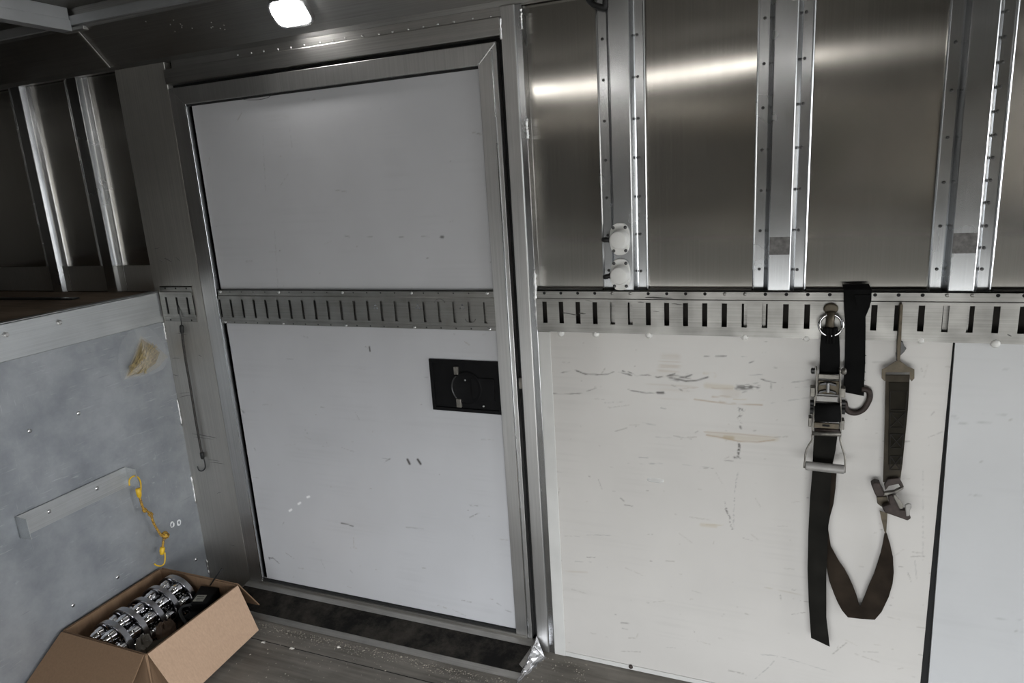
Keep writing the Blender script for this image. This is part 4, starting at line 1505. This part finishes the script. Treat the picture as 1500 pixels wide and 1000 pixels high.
# --- cam buckle strap
cs = thing('cam_buckle_strap', on_wall(1300, 740, -0.03), 'brown strap with a rusty cam buckle, hanging right of the black strap', 'strap')
hb = MB()
pl = [(1318.5, 446), (1321.5, 444), (1323, 448), (1321, 480), (1320, 505), (1318.5, 530), (1314, 530), (1314, 505), (1316.5, 480)]
hb.extrude(wy(pl, -0.030), (0, 0.020, 0))
hook = hb.build('flat_hook', M['tan_metal'], cs, bevel=0.001)
pl = [(1318, 499), (1323, 501), (1324.5, 507), (1328, 510), (1325, 515), (1319, 521), (1313, 524), (1312.5, 518), (1316, 512)]
MB().extrude(wy(pl, -0.026), (0, 0.012, 0)).build('keeper', M['black_metal'], hook, bevel=0.001)
# plate with a strap slot
b = MB()
fr = [[(1312.5, 529), (1319, 529), (1330, 537), (1300, 537)], [(1300, 537), (1330, 537), (1332.5, 545), (1297.5, 545)],
      [(1300, 537), (1297.5, 545), (1298, 557), (1295.5, 558), (1291.5, 554), (1292, 541)], [(1330, 537), (1339.5, 541), (1339.5, 554), (1335.5, 558.5), (1333, 555.5), (1332.5, 545)]]
for f_ in fr:
    b.extrude(wy(f_, -0.032), (0, 0.004, 0))
b.extrude(wy([(1297.5, 549), (1332.5, 549), (1332.5, 557), (1297.5, 557)], -0.033), (0, 0.004, 0))
b.build('hook_plate', M['tan_metal'], hook)
L = [(1297.5, 549.5), (1297, 573), (1296.5, 600), (1295.5, 640), (1294.5, 680), (1293.5, 706)]
Rr = [(1332.5, 549.5), (1331.7, 573), (1330, 600), (1326, 640), (1322, 680), (1318, 708)]
yy = [-.035, -.031, -.029, -.028, -.030, -.034]
wb = MB().strip(wy(L, yy), wy(Rr, yy), (0, 0.004, 0)).build('webbing', M['web_brown'], cs)
# folded-back dark layer with box-X stitching
L2 = [(1302, 560), (1302.5, 573), (1302.5, 600), (1301.5, 640), (1301, 680)]
R2 = [(1331.5, 560), (1331, 573), (1329.3, 600), (1325.3, 640), (1321.5, 680)]
yy2 = [-.0365, -.0335, -.0315, -.0305, -.032]
MB().strip(wy(L2, yy2), wy(R2, yy2), (0, 0.0022, 0)).build('webbing_layer', M['web_olive'], cs)
for (y0_, y1_) in ((573, 600), (604, 626), (636, 656), (668, 688)):
    xl0, xl1 = 1304, 1303.5
    xr0 = 1329 - (y0_ - 573) * 0.092
    xr1 = 1329 - (y1_ - 573) * 0.092
    quad = [(xl0, y0_), (xr0, y0_), (xr1, y1_), (xl1, y1_), (xl0, y0_)]
    b = MB()
    b.tube(wy(quad, -.0345), 0.0012, 5)
    if y0_ > 600:
        b.tube(wy([quad[0], quad[2]], -.0345), 0.0012, 5)
        b.tube(wy([quad[1], quad[3]], -.0345), 0.0012, 5)
    b.build('box_stitching', M['thread'], cs)
# cam buckle
K = lambda X, Y: (1260 + X / 8.33, 680 + Y / 8.33)
b = MB()
b.extrude(wy([K(135, 250), K(185, 218), K(245, 235), K(260, 290), K(300, 350), K(290, 390), K(200, 400), K(175, 350)], -0.045), (0, 0.028, 0))
bk_ = b.build('buckle_body', M['rust'], cs, bevel=0.003)
b = MB()
b.extrude(wy([K(295, 250), K(340, 180), K(480, 168), K(530, 265), K(500, 300), K(470, 240), K(350, 265), K(310, 320)], -0.050), (0, 0.012, 0))
b.build('buckle_frame', M['rust'], bk_, bevel=0.002)
b = MB()
b.extrude(wy([K(290, 350), K(420, 330), K(500, 290), K(535, 270), K(530, 300), K(440, 360), K(300, 385)], -0.054), (0, 0.014, 0))
b.build('buckle_bar', M['zinc'], bk_, bevel=0.002)
b = MB()
b.extrude(wy([K(200, 400), K(330, 395), K(355, 480), K(260, 520), K(210, 480)], -0.036), (0, 0.01, 0))
b.build('buckle_plate', M['tan_metal'], bk_, bevel=0.002)
b = MB()
b.extrude(wy([K(340, 390), K(400, 370), K(470, 480), K(480, 560), K(560, 560), K(625, 660), K(580, 690), K(300, 590), K(265, 520), K(360, 490)], -0.062), (0, 0.02, 0))
b.build('cam_lever', M['rust'], bk_, bevel=0.003)
b = MB()
b.extrude(wy([K(405, 375), K(440, 375), K(530, 500), K(520, 545), K(480, 545), K(410, 410)], -0.070), (0, 0.008, 0))
b.build('lever_edge', M['zinc'], bk_, bevel=0.002)
b = MB()
b.extrude(wy([K(545, 500), K(590, 478), K(628, 490), K(632, 530), K(605, 570), K(610, 630), K(560, 640), K(555, 570)], -0.064), (0, 0.008, 0))
b.build('lever_tip', M['grip'], bk_, bevel=0.003)
# webbing below the buckle, twisting into the loop and up behind the ratchet
L = [(1288.5, 748), (1292, 764), (1295.2, 778)]
Rr = [(1300, 752), (1299, 768), (1298.2, 782)]
MB().strip(wy(L, -.028), wy(Rr, -.026), (0, 0.003, 0)).build('webbing_twist', M['tan_metal'], cs)
Lo = [(1225.6, 692), (1224, 715), (1221, 738), (1216, 756), (1212.3, 776), (1211, 800), (1211, 831.5), (1214.5, 850), (1221, 868), (1227, 882), (1233.5, 894), (1242, 904), (1262, 906.3), (1281.5, 907.5), (1291.5, 896), (1302, 874), (1307.5, 855), (1309.3, 838), (1308, 815), (1304, 797), (1299, 781), (1297.5, 778)]
Li = [(1206, 690), (1207, 715), (1208, 738), (1210, 756), (1213.3, 776), (1217, 800), (1230, 823.5), (1237, 833), (1243.5, 845), (1249, 857), (1254.5, 871), (1258.6, 885.5), (1259.8, 888), (1261, 886.5), (1266.5, 873), (1274, 854), (1280, 841), (1285, 826), (1290, 810), (1293, 797), (1295.5, 783), (1296.5, 779)]
n = len(Lo)
ys_o = [-.026 + .010 * math.sin(PI * i / (n - 1)) * 0 for i in range(n)]
MB().strip(wy(Lo, [-.0245] * n), wy(Li, [-.026] * n), (0, 0.003, 0)).build('loop_webbing', M['web_loop'], cs)

# ------------------------------------------------------------------ black bungee cord left of the door
bc = thing('bungee_cord', on_wall(296, 668, -0.014), 'black bungee cord with two hooks hanging from the short track piece', 'bungee cord')
pts = smooth_pts(wy([(261, 447), (263, 458), (265.5, 470), (266, 478)], [-.010, -.016, -.017, -.016]), 5)
MB().tube(pts, 0.0026, 7).build('hook', M['black_metal'], bc, smooth=True)
a, c = on_wall(265.8, 476, -.016), on_wall(267, 488, -.016)
MB().tube([a, a.lerp(c, .15), a.lerp(c, .85), c], [.006, .0085, .008, .005], 10).build('hook_sleeve', M['rubber'], bc, smooth=True)
pts = smooth_pts(wy([(267, 487), (268, 500), (272, 528), (277, 556), (282, 586), (287.5, 620), (292, 645), (295.5, 663)], -.013), 6)
MB().tube(pts, 0.0047, 8).build('cord', M['cord_black'], bc, smooth=True)
a, c = on_wall(295.5, 662, -.013), on_wall(297, 672, -.013)
MB().tube([a, a.lerp(c, .15), a.lerp(c, .85), c], [.006, .0085, .008, .005], 10).build('hook_sleeve', M['rubber'], bc, smooth=True)
pts = smooth_pts(wy([(298.5, 670), (300.5, 680), (300, 686), (296, 689.5), (291.5, 688.5), (289, 683)], -.013), 5)
MB().tube(pts, 0.0026, 7).build('hook', M['black_metal'], bc, smooth=True)

# ------------------------------------------------------------------ sheet metal bracket on the riser
bx = X0 + 0.0005
br1, br2 = on_side(21, 757, bx), on_side(182, 683, bx)
br3, br4 = on_side(36, 792, bx), on_side(190, 708, bx)
zt_, zb2 = (br1.z + br2.z) / 2, 0.590
bk2 = thing('sheet_bracket', (bx, (br1.y + br2.y) / 2, zb2), 'long bent sheet metal bracket screwed to the riser', 'bracket')
y0_, y1_ = br1.y, br2.y
MB().box(bx + 0.004, bx + 0.006, y0_, y1_, zb2, zt_).build('back_plate', M['steel'], bk2)
for yy_, nm in ((y0_, 1), (y1_, -1)):
    b = MB()
    b.extrude([(bx + .0, yy_, zt_), (bx + 0.058, yy_, zt_ - 0.004), (bx + 0.060, yy_, zb2 + 0.004), (bx, yy_, zb2)], (0, nm * 0.002, 0))
    b.build('end_flange', M['steel'], bk2)
for px, py in ((72, 749), (142, 715)):
    p = on_side(px, py, bx + .006)
    dome('screw', bk2, 'screw', (bx + .006, p.y, p.z), (1, 0, 0), 0.0075, 0.004, M['screw'], True)

# ------------------------------------------------------------------ yellow bungee cord
yx = X0 + 0.048
S = lambda pts, x=yx: [on_side(a, b_, x) for a, b_ in pts]
yb = thing('bungee_cord', on_side(206, 720, yx), 'knotted yellow bungee cord between the sheet bracket and the cardboard box', 'bungee cord')
pts = smooth_pts(S([(189.5, 711), (189.5, 703), (193, 698.5), (198, 697), (203, 700), (206, 707), (206.5, 718)]), 5)
MB().tube(pts, 0.0030, 8).build('hook', M['yellow'], yb, smooth=True)


def sleeve(p0, p1, r):
    a, c = on_side(*p0, yx), on_side(*p1, yx)
    return MB().tube([a, a.lerp(c, .1), a.lerp(c, .55), a.lerp(c, .9), c], [r * .8, r, r, r * .8, r * .6], 12)


sleeve((202, 715), (204.5, 728), .0098).build('hook_sleeve', M['yellow'], yb, smooth=True)
cordp = S([(204.5, 727), (207.5, 738), (211, 746), (216, 749), (221, 753), (224, 763), (229, 773), (235.5, 783), (239.5, 787), (239, 795), (238, 802)])
MB().tube(smooth_pts(cordp, 5), 0.0046, 8).build('cord', M['cord_yellow'], yb, smooth=True)


def knot(px, py, r):
    c = on_side(px, py, yx)
    b = MB()
    for k in range(3):
        ax = [(1, 0.3, 0.2), (0.2, 1, 0.6), (0.3, 0.2, 1)][k]
        u = Vector(ax).orthogonal().normalized()
        s = Vector(ax).normalized().cross(u)
        b.tube([c + (u * math.cos(a) + s * math.sin(a)) * r for a in np.linspace(0, 2 * PI, 15)], r * .62, 7, cap=False)
    return b


knot(212, 747, .0065).build('knot', M['cord_yellow'], yb, smooth=True)
knot(220.5, 753, .0065).build('knot', M['cord_yellow'], yb, smooth=True)
knot(242, 783.5, .0105).build('knot', M['cord_yellow'], yb, smooth=True)
sleeve((238, 801), (237, 812), .0098).build('hook_sleeve', M['yellow'], yb, smooth=True)
pts = smooth_pts(S([(241.5, 809), (241.8, 818), (240.5, 825), (236, 828.5), (230, 828), (226, 825.5)]), 5)
MB().tube(pts, 0.0028, 8).build('hook', M['yellow'], yb, smooth=True)

# ------------------------------------------------------------------ taped bag of straw on the riser
bag = thing('plastic_bag', on_side(210, 545, X0 + .004), 'clear plastic bag of dry straw taped to the riser under the deck lip', 'plastic bag')


def pillow(outline, depth, nring=4):
    c = Vector((0, 0, 0))
    for p in outline:
        c += p / len(outline)
    n = len(outline)
    vs, fs = [c + Vector((depth, 0, 0))], []
    for i in range(1, nring + 1):
        t = i / nring
        for p in outline:
            q = c.lerp(p, t)
            vs.append(Vector((q.x + depth * (1 - t ** 2) * random.uniform(.75, 1.15), q.y, q.z)))
    for k in range(n):
        fs.append((0, 1 + k, 1 + (k + 1) % n))
    for i in range(nring - 1):
        for k in range(n):
            fs.append((1 + i * n + k, 1 + (i + 1) * n + k, 1 + (i + 1) * n + (k + 1) % n, 1 + i * n + (k + 1) % n))
    return MB().add(vs, fs)


def dense(pts, k=4):
    out = []
    for i in range(len(pts)):
        for t in range(k):
            a, b_ = pts[i], pts[(i + 1) % len(pts)]
            out.append((a[0] + (b_[0] - a[0]) * t / k, a[1] + (b_[1] - a[1]) * t / k))
    return out


out = S(dense([(206, 491), (222, 502), (236, 513), (246, 522), (232, 538), (212, 549), (190, 553), (182, 556), (187, 541), (196, 520)]), X0 + .003)
pillow(out, 0.030).build('bag_film', M['clear_bag'], bag, smooth=True)
out = S(dense([(207, 496), (222, 506), (234, 516), (228, 532), (208, 546), (186, 551), (192, 536), (198, 520)]), X0 + .0025)
pillow(out, 0.018).build('straw_filling', M['straw'], bag)
b = MB()
for k in range(60):
    t = random.random()
    px0, py0 = 188 + random.uniform(0, 28), 548 - random.uniform(0, 12)
    px1, py1 = 207 + random.uniform(-2, 24), 502 + random.uniform(0, 26)
    xx = X0 + random.uniform(.018, .026)
    b.tube([on_side(px0, py0, xx - .006), on_side((px0 + px1) / 2, (py0 + py1) / 2, xx), on_side(px1, py1, xx - .006)], .0010, 4)
o = b.build('straw_stalks', M['stalk'], bag)
o['kind'] = 'stuff'
b = MB()
out = S(dense([(176, 503), (193, 480), (208, 474), (222, 482), (240, 500), (248, 522), (240, 540), (222, 548), (196, 556), (178, 556), (172, 530)], 3), X0 + .001)
pillow(out, 0.004, 5).build('clear_tape', M['clear_tape'], bag, smooth=True)
b = MB()
out = S(dense([(196, 480), (207, 474), (220, 483), (212, 492), (200, 496)], 3), X0 + .004)
pillow(out, 0.006, 3).build('tape_bunch', M['clear_tape'], bag)

# ------------------------------------------------------------------ cardboard box and contents
BX0, BX1, BY0, BY1, BH = -2.352, -1.945, -0.660, -0.243, 0.2
box = thing('cardboard_box', ((BX0 + BX1) / 2, (BY0 + BY1) / 2, 0), 'open brown cardboard box full of chrome covers on the floor', 'cardboard box')
T = 0.005
b = MB()
b.box(BX0, BX1, BY0, BY1, 0.0, 0.004)
b.box(BX0, BX1, BY0, BY0 + T, 0.004, BH)
b.box(BX0, BX1, BY1 - T, BY1, 0.004, BH)
b.box(BX0, BX0 + T, BY0 + T, BY1 - T, 0.004, BH)
b.box(BX1 - T, BX1, BY0 + T, BY1 - T, 0.004, BH)
b.build('box_body', M['card_in_shade'], box, bevel=0.001)


def flap(h0, h1, t1, t0, mat, nrm):
    b = MB()
    b.extrude([Vector(h0), Vector(h1), Vector(t1), Vector(t0)], Vector(nrm).normalized() * 0.0045)
    return b.build('flap', mat, box, bevel=0.001)


flap((BX1 + .001, BY0 + .004, BH), (BX1 + .001, BY1 - .004, BH), (BX1 + .082, BY1 - .016, 0.028), (BX1 + .100, BY0 + .02, 0.024), M['card'], (.9, 0, .35))
flap((BX0, BY0 - .001, BH), (BX1 - .004, BY0 - .001, BH), (BX1 + .030, BY0 - .151, 0.087), (BX0 - .006, BY0 - .160, 0.087), M['card_in_shade'], (0, -.85, .5))
flap((BX0 + .004, BY1 + .001, BH), (BX1 - .002, BY1 + .001, BH), (BX1 - .008, BY1 + .095, 0.045), (BX0 + .02, BY1 + .095, 0.045), M['card_in_shade'], (0, .85, .5))
flap((BX0 - .001, BY0 + .004, BH), (BX0 - .001, BY1 - .004, BH), (BX0 - .007, BY1 - .01, 0.02), (BX0 - .007, BY0 + .01, 0.02), M['card_in_shade'], (-1, 0, 0))
# crumple of the front right corner
MB().extrude([(BX1 - .004, BY0 - .001, BH - .002), (BX1 + .002, BY0 + .005, BH - .002), (BX1 + .014, BY0 - .012, 0.03), (BX1 - .006, BY0 - .008, 0.03)], (0.002, -0.002, 0)).build('corner_fold', M['card_in_shade'], box)

CG = 'chrome hub covers in the box'
CLAB = ['chrome hub cover in the box, nearest the camera', 'second chrome hub cover in the box from the camera end', 'middle chrome hub cover of the five in the box',
        'fourth chrome hub cover in the box from the camera end', 'chrome hub cover in the box, furthest back by the door side']
protos = {}
CR = 0.098
for i in range(5):
    cy = -0.575 + i * 0.071
    cx = -2.238 + (0.004, -0.004, 0.003, -0.002, 0.006)[i]
    cz = 0.0045 + CR + (0.0, 0.004, 0.002, 0.006, 0.010)[i]
    o = thing('hub_cover', (cx, cy, cz - CR), CLAB[i], 'hub cover', CG)
    if i == 0:
        b = MB()
        n = 40
        # band: thin wall ring, axis y
        prof = [(CR, -.004), (CR, .016), (CR - .004, .018), (CR - .030, .018), (CR - .030, .015), (CR - .006, .014), (CR - .0065, -.004)]
        vs, fs = [], []
        for k in range(n):
            a = 2 * PI * k / n
            fl_ = 1.0
            for r_, h_ in prof:
                vs.append((cx + r_ * math.cos(a), cy + h_, cz + r_ * math.sin(a)))
        m_ = len(prof)
        for k in range(n):
            for j in range(m_):
                fs.append((k * m_ + j, k * m_ + (j + 1) % m_, ((k + 1) % n) * m_ + (j + 1) % m_, ((k + 1) % n) * m_ + j))
        b.add(vs, fs)
        protos['band'] = b.build('band', M['chrome_ring'], o, smooth=True, auto=35)
        b = MB()
        b.lathe([(0.0285, 0.0), (0.0278, .012), (0.0252, .0135), (0.0225, .040), (0.0200, .043), (0.0185, .056), (0.0140, .063), (0.0001, .064)], (0, 0, 0), (0, -1, 0), 18)
        pc_ = b.build('lug_cup', M['chrome'], None, smooth=True, origin=(0, 0, 0), auto=30)
        protos['cup'] = pc_
        b = MB()
        b.lathe([(0.034, 0.016), (0.033, 0.0), (0.030, -0.004), (0.0001, -0.004)], (cx, cy, cz), (0, 1, 0), 32)
        protos['hub'] = b.build('centre_dish', M['chrome'], o, smooth=True, auto=35)
    else:
        copy_part(protos['band'], 'band', o, o.location)
        copy_part(protos['hub'], 'centre_dish', o, o.location)
    for k in range(7):
        a = 2 * PI * (k + 0.3 + 0.23 * i) / 7
        wl = Vector((cx + 0.0645 * math.cos(a), cy + 0.014, cz + 0.0645 * math.sin(a)))
        if i == 0 and k == 0:
            pc_.parent = o
            pc_.location = wl - o.location
        else:
            copy_part(protos['cup'], 'lug_cup', o, wl)

# black power adapter with a pale label
p = on_level(290, 876, 0.175)
ad = thing('power_adapter', (p.x, p.y, 0.10), 'black power adapter with a pale label and thin aerial in the box', 'power adapter')
b = MB()
c = [on_level(277, 884, 0.1800), on_level(303, 884, 0.1800), on_level(321, 860, 0.1750), on_level(294, 857, 0.1750)]
b.extrude([v for v in c], (0, 0, -0.035))
b.build('case', M['black_plastic'], ad, bevel=0.004)
c = [on_level(282, 880, 0.1812), on_level(297, 880, 0.1812), on_level(303, 871, 0.1795), on_level(289, 871, 0.1795)]
lab = MB().extrude(c, (0, 0, -0.0015)).build('label', M['label'], ad)
b = MB()
for (xa, ya_, xb, yb__) in ((289, 873.5, 299, 873.2), (288, 876, 298, 876), (287, 878.3, 293, 878.3)):
    b.tube([on_level(xa, ya_, .1818), on_level(xb, yb__, .1818)], .0009, 4)
b.build('print_lines', M['print'], lab)
MB().tube([on_level(308, 857, .185), on_level(313, 849, .225), on_level(325, 833, .29)], [.003, .0025, .003], 6).build('aerial', M['rubber'], ad, smooth=True)

# loose black cable
lc = thing('coiled_cable', (-2.02, -0.40, 0.02), 'loose black cable coiled beside the chrome covers in the box', 'cable')
pts = smooth_pts([on_level(*q) for q in ((285, 887, .165), (276, 886, .175), (267, 889, .175), (264, 896, .17), (268, 906, .155), (274, 914, .135), (276, 918, .11))], 6)
MB().tube(pts, 0.0062, 8).build('cable_run', M['rubber'], lc, smooth=True)
pts = smooth_pts([on_level(276, 918, .11), (-1.985, -.44, .10), (-1.975, -.47, .07), (-2.01, -.49, .04), (-2.05, -.46, .02), (-2.03, -.43, .012)], 6)
MB().tube(pts, 0.0062, 8).build('cable_run', M['rubber'], lc, smooth=True)
b = MB()
b.box(-2.10, -1.965, -0.385, -0.256, 0.005, 0.125)
o = b.build('black_case', M['black_plastic'], None, bevel=0.008)
tag(o, 'black plastic case lying under the adapter in the box', 'case')


def crumple(name, pts_level, zbase, hgt, mat, label, cat, seed):
    """crumpled cloth or leather: a lumpy closed sheet over an outline"""
    r = random.Random(seed)
    out = [on_level(a, b_, z) for a, b_, z in pts_level]
    c = Vector((0, 0, 0))
    for p in out:
        c += p / len(out)
    nr_ = 6
    n = len(out) * 4
    ring = []
    for i in range(len(out)):
        for t in range(4):
            ring.append(out[i].lerp(out[(i + 1) % len(out)], t / 4))
    vs, fs = [c + Vector((0, 0, hgt))], []
    for i in range(1, nr_ + 1):
        t = i / nr_
        for k, p in enumerate(ring):
            q = c.lerp(p, t)
            vs.append(Vector((q.x, q.y, q.z + hgt * (1 - t ** 3) * (0.75 + 0.35 * math.sin(k * 1.1 + i)) + r.uniform(-.004, .004))))
    for k in range(n):
        fs.append((0, 1 + k, 1 + (k + 1) % n))
    for i in range(nr_ - 1):
        for k in range(n):
            fs.append((1 + i * n + k, 1 + (i + 1) * n + k, 1 + (i + 1) * n + (k + 1) % n, 1 + i * n + (k + 1) % n))
    b0 = len(vs)
    for p in ring:
        vs.append(Vector((c.x + (p.x - c.x) * .9, c.y + (p.y - c.y) * .9, zbase)))
    for k in range(n):
        fs.append((1 + (nr_ - 1) * n + k, b0 + k, b0 + (k + 1) % n, 1 + (nr_ - 1) * n + (k + 1) % n))
    fs.append(tuple(range(b0, b0 + n)))
    o = MB().add(vs, fs).build(name, mat, None, smooth=True, auto=40)
    tag(o, label, cat)
    return o


crumple('work_glove', [(229, 917, .135), (240, 913, .14), (252, 907, .14), (257, 913, .135), (248, 923, .13), (237, 930, .13), (228, 927, .13)], 0.005, 0.02, M['rag'], 'crumpled dark brown leather glove at the near side of the box', 'glove', 3)
crumple('work_glove', [(200, 938, .14), (208, 930, .145), (218, 929, .145), (224, 938, .14), (215, 950, .13), (206, 953, .13), (198, 948, .13)], 0.005, 0.02, M['rag_grey'], 'crumpled grey leather glove in the near corner of the box', 'glove', 4)
b = MB()
c = [on_level(212, 946, .135), on_level(222, 940, .135), on_level(246, 930, .135), on_level(250, 936, .130), on_level(226, 948, .130), on_level(214, 954, .130)]
b.extrude(c, (0, 0, -0.02))
o = b.build('folded_strap', M['web_brown'], None, bevel=0.004)
tag(o, 'folded grey-brown strap lying between glove and box side', 'strap')

# ------------------------------------------------------------------ debris on the floor
rd = random.Random(9)


def pebble_mesh(b, c, r, rr):
    n = 6
    vs = [Vector(c) + Vector((0, 0, r * .9))]
    for k in range(n):
        a = 2 * PI * k / n + rr.random()
        vs.append(Vector(c) + Vector((r * math.cos(a) * rr.uniform(.7, 1.2), r * math.sin(a) * rr.uniform(.7, 1.2), r * rr.uniform(.2, .5))))
    vs.append(Vector(c))
    fs = [(0, 1 + k, 1 + (k + 1) % n) for k in range(n)] + [(n + 1, 1 + (k + 1) % n, 1 + k) for k in range(n)]
    b.add(vs, fs)


b = MB()
for k in range(1500):
    t = rd.random()
    x = -2.05 + 1.45 * t
    u = abs(rd.gauss(0, 1))
    y = -0.182 - 0.006 - u * 0.022 if rd.random() < .72 else -0.182 - rd.uniform(.0, .30)
    if x > -0.80 and rd.random() < .6:
        y = -0.03 - rd.uniform(0, .25)
    if BX0 - .05 < x < BX1 + .11 and y < BY1 - .0:
        continue
    pebble_mesh(b, (x, y, 0.0), rd.choice([.0012, .0016, .0022, .003]) * rd.uniform(.7, 1.3), rd)
o = b.build('grit', M['debris'], None)
tag(o, 'fine gravel and grit scattered on the floor along the sill', 'grit', kind='stuff')
for (px, py, r, lb) in ((497, 947, .007, 'largest pale pebble on the floor below the middle of the sill'), (386, 940, .007, 'pale pebble on the floor near the box flap'), (428, 949, .008, 'pale pebble on the floor right of the box, before the sill'),):
    p = on_level(px, py, 0.003)
    b = MB()
    for j in range(3):
        pebble_mesh(b, (p.x + (j - 1) * r * .6, p.y + rd.uniform(-.002, .002), 0.0), r * (1 - .2 * j), rd)
    o = b.build('pebble', M['pebble'], None, smooth=True)
    tag(o, lb, 'pebble', 'pebbles on the floor')
# long floor seam in front of the sill
sa, sb = on_level(375, 935, 0), on_level(630, 1000, 0)
ym = (sa.y + sb.y) / 2
fl_o = bpy.data.objects['floor']
MB().box(-1.93, OPEN_X, ym - .0015, ym + .0015, 0.0, 0.0006).build('floor_seam', M['black_gap'], fl_o)
